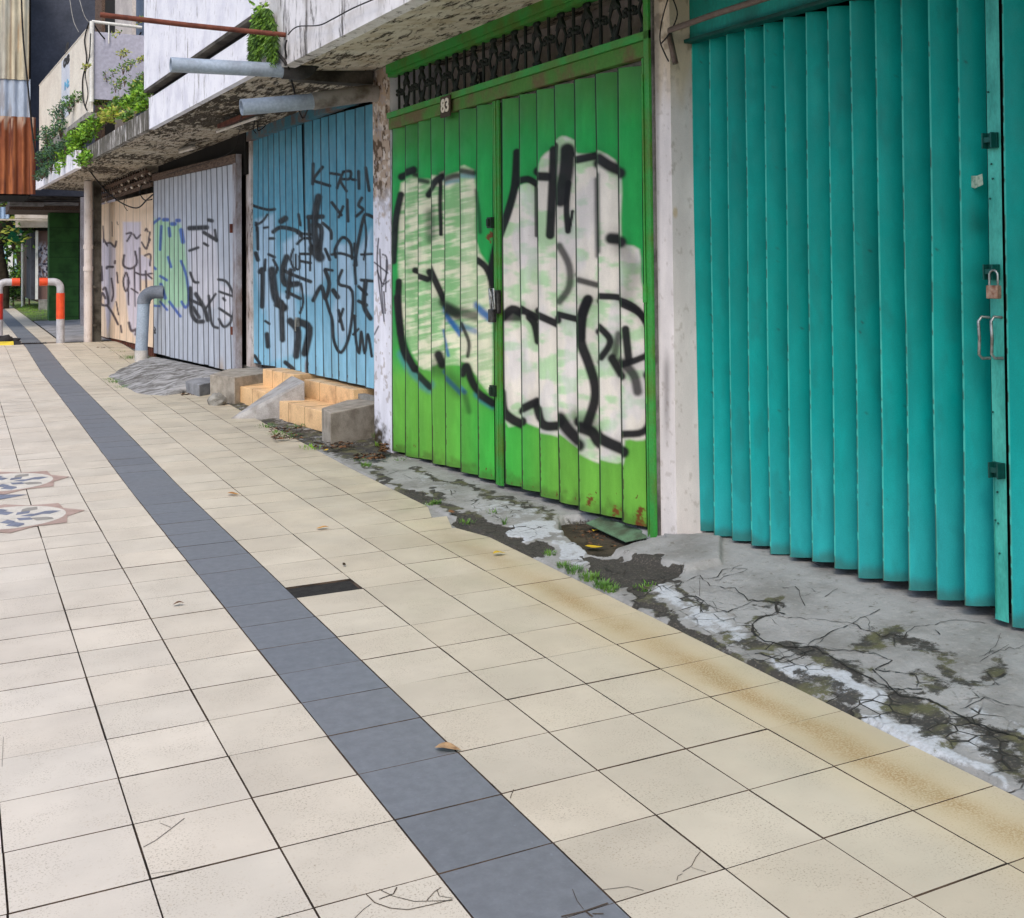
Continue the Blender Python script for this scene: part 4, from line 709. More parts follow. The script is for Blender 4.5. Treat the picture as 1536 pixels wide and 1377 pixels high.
mb = MB(); p = W(351, 342, OL); mb.fbox(p[1]-.02, p[1]+.02, OL+.021, OL+.05, p[2]-.06, p[2]+.05); p = W(351, 496, OL); mb.fbox(p[1]-.02, p[1]+.02, OL+.021, OL+.04, p[2]-.05, p[2]+.05); mb.build('hasp', m_rust, gv)
# ---- beige gate
T2 = (4.59, 0, 250)
def paint_beige(Q, s, t, idd, E):
    C = np.zeros(s.shape+(3,))+np.array(srgb(232, 206, 178)); C = over(C, (1-sm(t, 0, .25))*.35, srgb(212, 180, 146)); LAV = srgb(206, 200, 214); DK = srgb(62, 48, 58)
    for po in [[(700, 500), (740, 520), (795, 550), (800, 900), (770, 1000), (740, 1150), (715, 900), (695, 800)], [(845, 380), (970, 380), (965, 900), (930, 1180), (890, 1100), (855, 800)], [(960, 600), (1040, 640), (1040, 780), (960, 780)]]: C = fillp(C, Q, po, LAV, 2, .85, T2)
    for pts, w in [([(710, 410), (714, 520)], 6), ([(730, 530), (760, 525), (790, 552), (800, 515)], 10), ([(715, 500), (740, 545)], 8), ([(735, 700), (740, 690), (778, 690)], 12), ([(792, 650), (790, 665)], 10), ([(697, 690), (702, 780)], 14), ([(768, 770), (780, 870), (770, 925)], 9), ([(710, 845), (728, 840), (745, 945), (695, 945), (703, 870), (725, 905)], 12), ([(738, 955), (775, 1010), (812, 1085)], 11), ([(800, 930), (816, 1020)], 6), ([(870, 462), (905, 457), (875, 512)], 9), ([(920, 465), (940, 495), (966, 470)], 9), ([(855, 610), (850, 680), (900, 702), (942, 665), (930, 585)], 11), ([(866, 730), (848, 790), (866, 858), (888, 800), (872, 730)], 9), ([(880, 780), (886, 950)], 8), ([(925, 700), (930, 960)], 7), ([(962, 560), (965, 850)], 8), ([(935, 730), (980, 745), (1045, 735)], 9), ([(1000, 440), (1008, 428), (1016, 445)], 9), ([(1032, 450), (1010, 565), (975, 520)], 8), ([(1035, 500), (1008, 560)], 7), ([(998, 612), (1035, 605), (1032, 680)], 9), ([(1003, 720), (1007, 830)], 10), ([(1010, 740), (1045, 770)], 8), ([(888, 1075), (905, 1130), (940, 1120), (935, 1155)], 13), ([(832, 1095), (836, 1140)], 9), ([(770, 380), (775, 480)], 3), ([(805, 380), (812, 400)], 3), ([(805, 730), (812, 800)], 8), ([(905, 840), (950, 870)], 8)]: C = stroke(C, Q, pts, w*1.35, DK, .35, .95, T2)
    C = over(C, E*.35, srgb(160, 134, 112)); return C
m_beige = mat_paint('beige_enamel', .6, .10, .3, (150, 110, 80))
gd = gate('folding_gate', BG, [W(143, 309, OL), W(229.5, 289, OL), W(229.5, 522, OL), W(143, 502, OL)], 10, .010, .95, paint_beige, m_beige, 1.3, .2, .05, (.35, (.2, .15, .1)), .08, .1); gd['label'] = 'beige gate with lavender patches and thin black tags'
yb0, yb1 = W(143, 400, OL)[1], W(229, 400, OL)[1]
mb = MB(); mb.fbox(yb1, yb0, OL-.06, OL-.03, .05, .30); mb.build('gate_bottom_gap', simple('rust_shadow', (84, 50, 34), (50, 30, 22), 9, .9), gd)
for k in range(36):
    mb = MB(); yy = yb1+(yb0-yb1)*k/36; mb.fbox(yy, yy+.03, OL-.029, OL-.015, .12, W(200, 515, OL)[2]+.03); mb.build('foot_bar', m_rust, gd)
# transom above the beige gate: rafters carrying pale insulator knobs
TR = thing('transom_grille', 'dark rusty rafters with two rows of pale knobs above the beige gate', 'transom grille'); mb = MB(); kn = MB()
for o_, zz_ in ((.0, 2.98), (.06, 3.09)): mb.fbox(yb1-.1, yb0, OL+.02+o_, OL+.07+o_, zz_, zz_+.05)
for k in range(26): yy = yb1+(yb0-yb1)*k/26; mb.tube([fp(yy, OL+.05, 2.95), fp(yy+.12, OL+.08, 3.2)], .012, 5)
mb.fbox(yb1, yb0, OL-.03, OL+.02, 2.90, 2.955)
for x, y in [(159, 303), (171, 290), (183, 277), (193, 271), (204, 267), (214, 263), (171, 290), (180, 287), (189, 284), (198, 281), (209, 278), (155, 296), (225, 260), (218, 273)]: kn = MB(); kn.ball(W(x, y, OL+.14), .026); kn.build('knob', simple('porcelain', (206, 196, 184), (150, 130, 112), 9, .4), TR)
mb.build('rafters', m_wood, TR)

# ------------------------------------------------------------------ building mass, canopies, fascias
def yo(x, off): return W(x, 300, off)[1]
m_backw = simple('back_wall', (92, 86, 80), (60, 54, 50), 2, .95)
mb = MB(); mb.fbox(-4, 24.5, -6, -.62, -.1, 7.5); mb.build('wall', m_backw, BG)
mb = MB(); mb.fbox(y1v-.02, yj0+1.0, OL-.45, OL-.12, 0, 3.2)
yd = W(357, 400, OL)[1]
mb = MB(); mb.fbox(yj0, yd-.055, OB-.06, OB-.02, .05, 3.2); 
for k in range(5): mb.fbox(yj0, yd-.055, OB-.018, OB+.02, .35+k*.55, .40+k*.55)
mb.build('recess', m_dark, BG)
mb = MB(); mb.fbox(y1v-.05, y0v, OL-.2, OL-.08, 2.7, 3.25); mb.build('shaded_recess', m_dark, BG)  # near-black box, recess shade above the pale gate given as colour
zc = W(600, 18, .8)[2]; zc2 = W(300, 155, .8)[2]
y9 = yo(424, .8); print('canopy z', zc, zc2, 'Y', y9, yo(137, .8), 'blue base', W(378, 545, OB)[2], W(557, 583, OB)[2])
# near canopy (over green and turquoise gates)
mb = MB(); zi = 3.245
def slab(mb, Ya, Yb, oi, oo, zin, zout, th, mi=0):
    Ya, Yb = sorted((Ya, Yb))
    mb.hexa([fp(Ya, oo, zout), fp(Ya, oi, zin), fp(Yb, oi, zin), fp(Yb, oo, zout), fp(Ya, oo, zout+th), fp(Ya, oi, zin+th), fp(Yb, oi, zin+th), fp(Yb, oo, zout+th)], mi)
slab(mb, -4, y9-.03, -.62, .79, zi, zc+.005, .12); mb.build('canopy_soffit', m_soff, BG)
mb = MB(); mb.fbox(-4, y9, .793, .90, zc-.02, zc+1.1); mb.build('fascia', m_white2, BG)
mb = MB(); mb.fbox(y9-.02, y9+.13, 0.02, .70, zi-.16, zi+.10); mb.build('cross_beam', m_conc_d, BG)
# far canopy (over blue, light and beige gates)
yE = yo(137, .8); yF = yo(231, .8)
mb = MB(); slab(mb, y9+.14, yE, -.62, .79, 3.20, zc2+.005, .12); mb.build('canopy_soffit', m_soff2, BG)
ztop = lambda x, y: W(x, y, .86)[2]
mb = MB(); mb.fbox(y9+.14, yF, .793, .86, zc2-.02, ztop(300, 98)); mb.build('fascia', m_white, BG)
mb = MB(); mb.fbox(yF+.002, yE, .793, .86, zc2-.01, ztop(180, 190)); mb.build('fascia', mat_streak('mossy_fascia', (196, 192, 188), (150, 146, 138), (66, 62, 50), .43), BG)
zu = ztop(300, 81); print('fascia top', ztop(300, 98), ztop(180, 190), zu)
yU = yo(216, .9)
mb = MB(); mb.fbox(y9+.3, yU, .70, .90, zu, zu+1.9); mb.build('parapet', m_white, BG)
mb = MB(); mb.fbox(y9+.3, yU-.05, .3, .80, ztop(300, 98)-.2, zu+.0); mb.build('recess', m_dark, BG)  # near-black box, the shade of the slot given as colour
mb = MB(); mb.fbox(y9+.3, yU, .69, .898, zu-.035, zu-.001); mb.build('parapet_shade', m_conc_d, BG)  # dark slab added so the parapet underside looks shaded
mb = MB(); mb.fbox(y9-.0, y9+.25, .55, .85, zc+.95, zc+1.9); mb.build('parapet_end', m_conc, BG)
# last stretch of canopy beyond the broken gap
yG0 = yo(121, .8); yG1 = yo(60, .8)
mb = MB(); mb.fbox(yG0, yG1, .793, .88, zc2-.02, zc2+.28); mb.build('fascia', m_white, BG)
mb = MB(); slab(mb, yE, yG1, -.62, .78, 3.20, zc2+.005, .12); mb.build('canopy_soffit', m_soff2, BG)
# upper storey wall seen past the balcony
mb = MB(); mb.fbox(yU, W(146, 80, 0)[1], -.5, -.04, 3.3, 7.5); mb.build('upper_wall', simple('upper_grey', (176, 172, 170), (150, 146, 146), 2, .9), BG)
def updeco(x0, x1, mat, o=.0, nm='window', z0=3.9, z1=7.4):
    mb = MB(); mb.fbox(W(x0, 80, 0)[1], W(x1, 80, 0)[1], -.039, o, z0, z1); return mb.build(nm, mat, BG)
updeco(205, 214, simple('blue_grey_strip', (96, 112, 134), (70, 84, 104), 2, .7), .01, 'door'); updeco(155, 177, m_dark, -.03, 'window'); updeco(145, 155, m_wood, .03, 'window_frame'); updeco(177, 203, simple('pale_column', (204, 196, 190), (184, 176, 172), 2, .8), .05, 'column')

# balcony hoarding with its rail
BH = thing('signboard', 'cream balcony hoarding with faded digits and a grey side panel', 'signboard')
m_cream = simple('cream_board', (236, 228, 212), (222, 212, 196), 2, .7); a = W(137, 36, .8); b = W(59, 112, .8); c_ = W(139, 142, .8); yA, yB = a[1], b[1]; zA = a[2]; zL = c_[2]
mb = MB(); mb.fbox(yA, yB, .77, .80, zL-.25, zA); mb.build('board', m_cream, BH)
mb = MB(); mb.fbox(yA-.03, yA, -.03, .76, zL-.05, zA-.12); mb.build('side_panel', simple('lavender_panel', (176, 176, 192), (160, 160, 176), 1.5, .6), BH)
mb = MB(); mb.tube([fp(yA-.05, .8, zL-.1), fp(yA-.05, .8, zA+.03)], .035); mb.build('post', simple('white_post', (226, 226, 220), (200, 200, 196), 4, .6), BH)
mb = MB(); mb.tube([fp(yA-.05, .8, zA+.03), fp(yA-.06, .05, zA)], .025); mb.tube([fp(yA-.06, .55, zA), fp(yA-.06, .55, zA-.3)], .01); mb.build('rail', MATS['white_post'], BH)
mb = MB(); mb.tube([fp(yA, .79, zA), fp(yB, .79, zA)], .02); mb.build('top_rail', MATS['cream_board'], BH)
m_ink = simple('black_lettering', (30, 28, 30), (40, 38, 40), 10, .6); p = W(99, 93, .806)
mb = MB(); q = W(99, 110, .801); mb.fbox(q[1]-.45, q[1]+.55, .801, .804, zL, zA-.05); mb.build('poster', simple('white_poster', (214, 218, 226), (196, 202, 214), 3, .7), BH)
text('lettering', '08', fp(p[1]-.05, .808, p[2]), .14, m_ink, BH, .002, bold=.012, sx=3.6)
text('lettering', ',0', fp(p[1]-.1, .808, p[2]+.24), .12, m_ink, BH, .002, bold=.012, sx=3.6); text('lettering', 'N:', fp(p[1]-.1, .808, p[2]-.42), .13, simple('blue_lettering', (110, 180, 214), (90, 160, 200), 10, .6), BH, .002, bold=.01, sx=3.)
mb = MB(); rr = random.Random(4)
for k in range(14):
    ya_ = yA+(yB-yA)*k/14*.9; mb.fbox(ya_, ya_+(yB-yA)/14*.9, .45, .86, zL-.32-rr.random()*.12, zL-.26)
mb.build('broken_balcony_slab', m_conc, BG)

# ------------------------------------------------------------------ pipes, bracket, cables
def pipe(pts, r, name, label, mat=m_pvc, cat='pipe', hollow=True, group=None, seg=20):
    mb = MB(); mb.tube(pts, r, seg, cap=not hollow)
    if hollow:
        mb.tube(pts[::-1], r*.86, seg, cap=False); P0, P1 = np.array(pts[0]), np.array(pts[1]); t = (P1-P0)/np.linalg.norm(P1-P0)
        a_ = np.cross(t, [0, 0, 1]); a_ /= np.linalg.norm(a_); b_ = np.cross(t, a_)
        ring = [P0+rr_*(math.cos(k*2*math.pi/seg)*a_+math.sin(k*2*math.pi/seg)*b_) for rr_ in (r, r*.86) for k in range(seg)]
        mb.add(ring, [(k, (k+1) % seg, seg+(k+1) % seg, seg+k) for k in range(seg)])
    return tag(mb.build(name, mat), label, cat, group)
YP = 8.75
a = AY(256, 97, YP); b = AY(412, 105, YP); c_ = AY(440, 107, YP)
pa = thing('drain_pipe', 'upper grey plastic spout sticking out level below the fascia', 'pipe')
o = pipe([a, b, c_], .058, 'pipe', 'x'); o.parent = pa
for kk in ('label', 'category'): del o[kk]
m_sooty = simple('sooty_pvc', (74, 72, 74), (44, 42, 42), 6, .8)
mb = MB(); mb.tube([c_-(c_-b)*.6, c_+(c_-b)*.2, c_+np.array([.1, .02, .02]), c_+np.array([.17, .04, .09]), c_+np.array([.18, .05, .25])], .068, 14); mb.build('elbow', m_sooty, pa)
a = AY(362, 161, 8.95); b = AY(470, 152, 8.95); c_ = AY(552, 140, 8.95)
pb_ = thing('drain_pipe', 'lower grey plastic spout tilted down over the blue gate, sooty towards the wall', 'pipe')
o = pipe([a, b], .066, 'pipe', 'x'); o.parent = pb_
for kk in ('label', 'category'): del o[kk]
n_ = NT('stained_pvc', .7); ns = n_.noise(5, 5); n_.col(n_.mix(n_.ramp(ns, .4, .7), srgb(150, 146, 142), srgb(92, 84, 76)))
mb = MB(); mb.tube([b-(b-a)*.02, c_, c_+np.array([.1, 0, 0])], .072, 18); mb.build('sleeve', n_.m, pb_)
a = AY(150, 22, 8.6); b = AY(434, 53, 8.6); pipe([a, a*.55+b*.45+np.array([0, 0, -.006]), b], .02, 'iron_pole', 'thin rusty iron pole sticking out above the two plastic spouts', m_rust, 'pole', False, seg=10)
# upright bent vent pipe by the light gate
b0 = G(212, 541, .14); b1 = b0+np.array([0, 0, (541-447)*np.linalg.norm((b0-CAM)@CF)/FPX]); D0 = (b0-CAM)@CF
VP_ = thing('vent_pipe', 'upright grey plastic pipe bent at the top in front of the beige gate', 'pipe')
zt1 = H+(411-440)*D0/FPX; el = [b0, np.array([b0[0]+.02, b0[1], zt1-.12])]
mb = MB(); mb.tube([b0+np.array([0, 0, .16]), np.array([b0[0]+.035, b0[1], zt1-.16])], .092, 18); mb.build('pipe', m_pvc, VP_)
mb = MB(); cc = np.array([b0[0]+.035, b0[1], zt1-.16]); mb.tube([cc-np.array([0, 0, .02])]+[cc+np.array([.16*(1-math.cos(t)), -.10*(1-math.cos(t)), .16*math.sin(t)]) for t in np.linspace(0, math.pi/2, 7)]+[cc+np.array([.30, -.2, .16])], .102, 18); mb.build('elbow', simple('dark_pvc', (122, 128, 138), (92, 98, 108), 3, .5), VP_)
mb = MB(); mb.tube([b0-np.array([0, 0, .05]), b0+np.array([0, 0, .16])], .099, 18); mb.build('collar', simple('pale_cement', (196, 192, 188), (170, 166, 160), 5, .8), VP_)
# white downpipe at the far corner
d0 = G(132, 515, .2); mb = MB(); D1 = (d0-CAM)@CF
DP = thing('downpipe', 'tall off white downpipe beside the beige gate', 'downpipe'); m_dp = mat_streak('downpipe_paint', (206, 196, 190), (186, 174, 166), (120, 104, 96), .58)
mb.tube([d0-np.array([0, 0, .05]), np.array([d0[0], d0[1], 3.22])], .075, 16); mb.build('pipe', m_dp, DP)
mb = MB()
for yy in (372, 405): zc_ = H+(412-yy)*D1/FPX; mb.tube([np.array([d0[0], d0[1], zc_-.04]), np.array([d0[0], d0[1], zc_+.04])], .088, 16)
mb.build('coupling', m_dp, DP)
mb = MB()
for yy in (318, 372, 432, 490): zc_ = H+(412-yy)*D1/FPX; mb.box((d0[0]+.07, d0[1]-.02, zc_-.02), (d0[0]+.14, d0[1]+.02, zc_+.02))
mb.build('bracket', m_conc_d, DP)
mb = MB(); mb.box((d0[0]+.10, d0[1]+.05, .1), (d0[0]+.24, d0[1]+.3, 3.25)); mb.build('pillar', m_conc_d, BG)
# rusty lamp bracket and tube
LB = thing('lamp_fitting', 'rusty fluorescent lamp fitting hanging under the canopy by the blue gate', 'lamp'); a = W(326, 193, .35); b = W(378, 172, .35)
mb = MB(); d_ = b-a; mb.prism([a, a+d_, a+d_+np.array([.08, 0, .02]), a+np.array([.08, 0, .02])], (0, 0, .05)); mb.build('bracket', m_rust, LB)
mb = MB(); mb.tube([a+np.array([0, 0, -.035]), b+np.array([.05, 0, -.03])], .016, 8); mb.build('tube', simple('dirty_glass', (214, 206, 196), (190, 180, 168), 5, .5), LB)
a = W(270, 228, .1); b = W(291, 222, .1); LC = thing('lamp_fitting', 'pale tube lamp under the stained canopy above the pale grey gate', 'lamp'); mb = MB(); mb.tube([a, b], .022, 8); mb.build('tube', MATS['dirty_glass'], LC); mb = MB(); mb.tube([a+np.array([0, 0, .03]), b+np.array([0, 0, .03])], .03, 4); mb.build('bracket', m_conc, LC)
def cable(pts, r, label, off=.5, mat=m_black, Y=None, smooth=True):
    P = [(W(p[0], p[1], p[2] if len(p) > 2 else off) if Y is None else AY(p[0], p[1], Y)) for p in pts]
    if smooth and len(P) > 2:
        out = []
        for i in range(len(P)-1):
            p0 = P[max(i-1, 0)]; p1 = P[i]; p2 = P[i+1]; p3 = P[min(i+2, len(P)-1)]
            for t in np.linspace(0, 1, 6)[:-1]: out.append(.5*((2*p1)+(-p0+p2)*t+(2*p0-5*p1+4*p2-p3)*t*t+(-p0+3*p1-3*p2+p3)*t**3))
        P = out+[P[-1]]
    mb = MB(); mb.tube(P, r, 6); return tag(mb.build('cable', mat), label, 'cable', None)
cable([(430, 60, .93), (428, 75, .93), (436, 115, .8), (452, 175, .5), (462, 163, .5), (472, 143, .5), (490, 137, .4), (508, 138, .3)], .008, 'black cable looping down from the fascia past the lower spout')
cable([(405, 66, .92), (415, 78, .92), (425, 90, .92), (430, 98, .9)], .014, 'bundle of black cables tied at the corner of the fascia')
cable([(432, 52, .93), (446, 40, .93), (478, 38, .93), (500, 28, .93), (530, 12, .93), (570, -5, .93)], .005, 'thin dark cable running up across the white fascia')
cable([(130, 250, .6), (155, 282, .3), (180, 303, .1), (205, 312, .0), (220, 300, .0), (229, 292, .0)], .012, 'black cable sagging in front of the beige gate')
cable([(212, 278, .1), (210, 290, .1), (217, 300, .1), (228, 299, .1)], .009, 'short dark cable curled above the beige gate')
cable([(187, 299, .0), (186, 308, .0), (191, 316, .0)], .006, 'thin wire hanging from the knobs above the beige gate')
cable([(142, 38, .8), (150, 50, .7), (165, 66, .5), (183, 74, .3), (200, 66, .15), (212, 48, .05)], .012, 'dark cable drooping under the balcony rail')
cable([(133, 35, .82), (127, 60, .82), (130, 90, .82), (124, 120, .82), (125, 150, .82), (130, 165, .82)], .012, 'pair of dark cables hanging down the balcony post, left strand')
cable([(136, 50, .84), (134, 85, .84), (128, 110, .84), (132, 140, .84), (128, 160, .84)], .009, 'pair of dark cables hanging down the balcony post, right strand')
cable([(104, -5, .85), (110, 30, .85), (118, 48, .85)], .006, 'thin pale wire rising from the hoarding to the sky', mat=m_conc); cable([(118, -5, .85), (126, 22, .85), (133, 33, .85)], .006, 'dark wire rising from the balcony post', mat=m_conc)
cable([(1003, 92, .05), (997, 80, .05), (990, 60, .05), (993, 30, .05), (1003, -5, .05)], .004, 'wire loop hanging on the pillar beside the turquoise gate, left strand'); cable([(1008, -5, .05), (1016, 22, .05), (1004, 50, .05), (992, 65, .05)], .004, 'wire loop hanging on the pillar beside the turquoise gate, right strand')
cable([(32, -5, .9), (35, 60, .9), (42, 130, .9), (50, 210, .9), (58, 255, .9)], .02, 'thick black cable hanging in front of the rusty sheets', Y=25.5)
cable([(382, 178, .1), (380, 195, .0), (384, 200, .0)], .006, 'thin wire hanging from the rusty lamp bracket', smooth=False); cable([(387, 182, .1), (387, 196, .1), (398, 187, .0), (375, 186, .1)], .006, 'tangled wire at the rusty lamp bracket')
cable([(362, 166, .6), (358, 200, -.1), (340, 232, -.1), (250, 262, -.1)], .004, 'thin wire along the top of the pale grey gate')

# ------------------------------------------------------------------ steps, ramp and blocks
ST = thing('entrance_steps', 'right flight of orange tiled steps below the blue gate', 'steps')
zs = .21; zu_ = .385
def gpt(x, y, z): return G(x, y, z)
m_jnt = simple('step_joint', (150, 116, 84), (120, 92, 66), 12, .9)
def stepbox(xa, xb, yl_, yr_, z0, z1, depth_to, name, parent):
    """riser through the ground pixels (xa,yl_) and (xb,yr_) at height z1 top edge"""
    a = G(xa, yl_, z1); b = G(xb, yr_, z1); d = depth_to; e_ = (b-a)/np.linalg.norm(b-a); nn = np.array([-e_[1], e_[0], 0]); nn = nn if nn[0] > 0 else -nn
    q = [a, b, b+nn*d, a+nn*d]; q0 = [np.array([p[0], p[1], z0]) for p in q]; mb = MB(); mb.hexa(q0[::-1]+q[::-1]); o = mb.build(name, m_orange, parent, .006)
    for k in range(1, 3):
        p_ = a+(b-a)*k/3-nn*.0005; jb = MB(); jb.tube([np.array([p_[0], p_[1], z0]), p_-nn*0, p_+nn*.001+np.array([0, 0, .0005]), p_+nn*d*.98+np.array([0, 0, .0005])], .0022, 4); jb.build('tile_joint', m_jnt, o)
    return a, b, nn
stepbox(410, 483, 599, 617, 0.02, zs, .34, 'step', ST); stepbox(456.5, 530, 569, 584.5, .0, zu_, .5, 'step', ST)
ST2 = thing('entrance_steps', 'left flight of orange tiled steps beyond the sloping concrete cheek', 'steps')
stepbox(343, 398, 576, 588, 0.02, zs+.02, .40, 'step', ST2); stepbox(394, 440, 553, 562, .0, zu_+.03, .4, 'step', ST2)
# joints of the step tiles
def jl(pts, z, par):
    mb = MB(); P = [G(x, y, zz_) for (x, y), zz_ in zip(pts, z)]; mb.tube([p+NRM*.002 for p in P], .0022, 4); mb.build('tile_joint', m_wood, par)
# sloping cheek between flights
def block(top, z_top, z_bot, name, label, cat, mat=m_conc, bev=.008, parent=None):
    P = [G(x, y, z) for (x, y), z in zip(top, z_top)]; n = len(P); mb = MB(); Q0 = [np.array([p[0], p[1], z_bot]) for p in P]
    # order so that top faces up
    A = sum(P[i][0]*P[(i+1) % n][1]-P[(i+1) % n][0]*P[i][1] for i in range(n))
    if A < 0: P = P[::-1]; Q0 = Q0[::-1]
    mb.add(Q0+P, [tuple(range(n))[::-1], tuple(range(n, 2*n))]+[(i, (i+1) % n, n+(i+1) % n, n+i) for i in range(n)]); o = mb.build(name, mat, parent, bev)
    if label: tag(o, label, cat)
    return o
block([(345, 628), (362, 628), (457, 572), (438, 563)], [.04, .04, .40, .40], -.02, 'sloping_cheek', 'sloping concrete cheek between the two flights of orange steps', 'ramp', simple('cheek_concrete', (170, 168, 166), (136, 132, 128), 7, .85, bump=.4))
mC = simple('block_concrete', (166, 158, 146), (130, 122, 110), 8, .9, bump=.4)
block([(482.5, 612), (496, 620), (562, 606), (562, 596), (520, 600)], [.29, .29, .31, .31, .29], -.03, 'concrete_block', 'square concrete block at the right end of the orange steps beside the white pillar', 'concrete block', mC)
block([(315, 562), (352, 566), (394, 560), (398, 551), (343, 553)], [.34, .34, .34, .34, .34], -.03, 'concrete_block', 'pale concrete block at the left end of the orange steps', 'concrete block', mC)
block([(278, 572), (299, 577), (316, 574), (316, 566), (292, 567)], [.20, .20, .20, .22, .22], 0., 'concrete_block', 'small grey block between the rough ramp and the steps', 'concrete block', simple('grey_block', (140, 142, 146), (110, 112, 116), 8, .9))
# broken stone
mb = MB(); c_ = G(326, 606, .06); rs = np.random.default_rng(5); mb.ball(c_+np.array([0, 0, .03]), (.10, .13, .09), u=9, w=6)
mb.v = [tuple(np.array(v)+(rs.random(3)-.5)*.035) for v in mb.v]; mb.sm = [False]*len(mb.sm); mb.build('x', m_conc); o = bpy.data.objects[-1] if False else None
for o in list(bpy.data.objects):
    if o.name == 'x': o.name = 'broken_stone'; tag(o, 'dark broken lump of stone at the foot of the pale block by the steps', 'stone')
# landing under the blue gate
mb = MB(); mb.fbox(yb+.0, yB0+.35, OB-.3, OB+.06, 0, .298); mb.build('landing', m_conc, BG)
# rough concrete ramp to the light gate
def catm(P, n):
    P = [np.array(p, float) for p in P]; s = np.linspace(0, len(P)-1, n); return np.array([P[min(int(t), len(P)-2)]*(1-(t-min(int(t), len(P)-2)))+P[min(int(t), len(P)-2)+1]*(t-min(int(t), len(P)-2)) for t in s])
top = catm([W(236, 536, OL+.02), W(262, 541, OL+.02), W(300, 549, OL+.02), W(330, 556, OL+.02), W(362, 566, OL+.02)], 60); bot = catm([G(158, 566, .09), G(175, 582, .07), G(192, 595, .05), G(240, 597, .05), G(290, 588, .06)], 60)
t_ = np.linspace(0, 1, 50)[None, :, None]; P = top[:, None]*(1-t_)+bot[:, None]*t_
P[..., 2] = top[:, None, 2]*(1-t_[..., 0])+(bot[:, None, 2]-.02)*t_[..., 0]+.075*np.sin(np.pi*np.clip(t_[..., 0], 0, 1))**.7*(1-.3*t_[..., 0])
P[..., 2] += (fbm(P[..., 0]*5, P[..., 1]*3, 41)-.5)*.09*np.sin(np.pi*t_[..., 0])
P[-1, :, 2] = np.minimum(P[-1, :, 2], .02)
n_ = NT('rough_ramp_concrete', .9, 0, .3); v_ = n_.co((2.2, 5, 1), (0, 0, .5)); f_ = n_.noise(2.0, 8, v_, .62, .5)
cc_ = n_.mix(n_.ramp(f_, .40, .62), srgb(158, 158, 158), srgb(92, 90, 86)); cc_ = n_.mix(n_.ramp(n_.noise(9, 8), .55, .68, 0, .7), cc_, srgb(62, 58, 54)); n_.col(cc_); n_.bump(f_, .5, .02)
tag(grid('concrete_ramp', P, None, n_.m, None, True), 'rough patched concrete ramp sloping down from the pale grey gate', 'ramp')

# ------------------------------------------------------------------ bollards
m_bw = simple('bollard_grey', (186, 186, 190), (160, 158, 160), 9, .5); m_bo = simple('bollard_orange', (226, 84, 40), (206, 66, 28), 6, .45, bump=.05)
def bollard(bx, by, side, label, orange=None):
    b = G(bx, by, .22); D = (b-CAM)@CF; px = D/FPX; zT = H+(411-423)*px
    B = thing('bent_pipe_bollard', label, 'bollard', 'bent pipe bollards across the pavement'); r = .072; X, Y = b[0], b[1]
    zz_ = lambda y: H+(411-y)*px
    mb = MB(); mb.tube([(X, Y, .1), (X, Y, zz_(479))], r, 16); mb.tube([(X, Y, zz_(440)), (X, Y, zT-.12)], r*.93, 16, cap=False)
    mb.tube([(X, Y, zT-.13)]+[(X+side*.12*(1-math.cos(t)), Y, zT-.12+.12*math.sin(t)) for t in np.linspace(0, math.pi/2, 6)]+[(X+side*.23, Y, zT)], r*.93, 16); mb.build('post', m_bw, B)
    mb = MB(); mb.tube([(X, Y, zz_(479)), (X, Y, zz_(440))], r*1.03, 16); mb.build('orange_band', m_bo if not orange else orange, B)
    mb = MB(); mb.tube([(X+side*.22, Y, zT), (X+side*.36, Y, zT)], r*1.03, 16); mb.build('orange_tip', m_bo, B); return B
bollard(90.5, 515, -1, 'orange and grey bent pipe bollard whose arm points left, in front of the green pillar')
bollard(-2, 514, 1, 'orange and grey bent pipe bollard at the left edge, arm pointing right', simple('bollard_red', (190, 50, 36), (150, 36, 40), 6, .45))
sp_ = G(20, 519, .2); RB = thing('rubber_speed_hump', 'black and yellow rubber hump lying across the paving at the left bollard', 'rubber hump')
def hump(x0, x1, mat, nm):
    mb = MB(); n = 7; prof = [(-.17, 0), (-.13, .05), (-.05, .085), (.05, .085), (.13, .05), (.17, 0)]
    vs = [(x, sp_[1]+p[0], .2+p[1]) for x in (x0, x1) for p in prof]; k = len(prof); mb.add(vs, [(i, i+1, k+i+1, k+i) for i in range(k-1)]+[tuple(range(k))[::-1], tuple(range(k, 2*k))]); mb.build(nm, mat, RB)
m_rub = simple('black_rubber', (30, 28, 30), (48, 44, 44), 14, .8, bump=.8)
hump(sp_[0]-.9, sp_[0]-.28, m_rub, 'rubber_piece'); hump(sp_[0]-.278, sp_[0]-.0, simple('yellow_rubber', (214, 190, 60), (180, 160, 50), 9, .7), 'yellow_piece'); hump(sp_[0]+.002, sp_[0]+.12, m_rub, 'rubber_piece')
mb = MB(); rs = np.random.default_rng(8)
for k in range(12): mb.ball((sp_[0]+.15+k*.035, sp_[1]+.1+(rs.random()-.5)*.1, .225), (.04, .05, .02), u=6, w=4)
mb.build('rubber_crumbs', m_rub, RB)
mb = MB(); mb.ball((sp_[0]-.16, sp_[1]+.22, .29), (.2, .12, .10), u=10, w=7); mb.ball((sp_[0]+.0, sp_[1]+.26, .27), (.14, .1, .07), u=9, w=6)
rs2 = np.random.default_rng(4); mb.v = [tuple(np.array(v)+(rs2.random(3)-.5)*.05) for v in mb.v]; mb.build('torn_rubber', m_rub, RB)

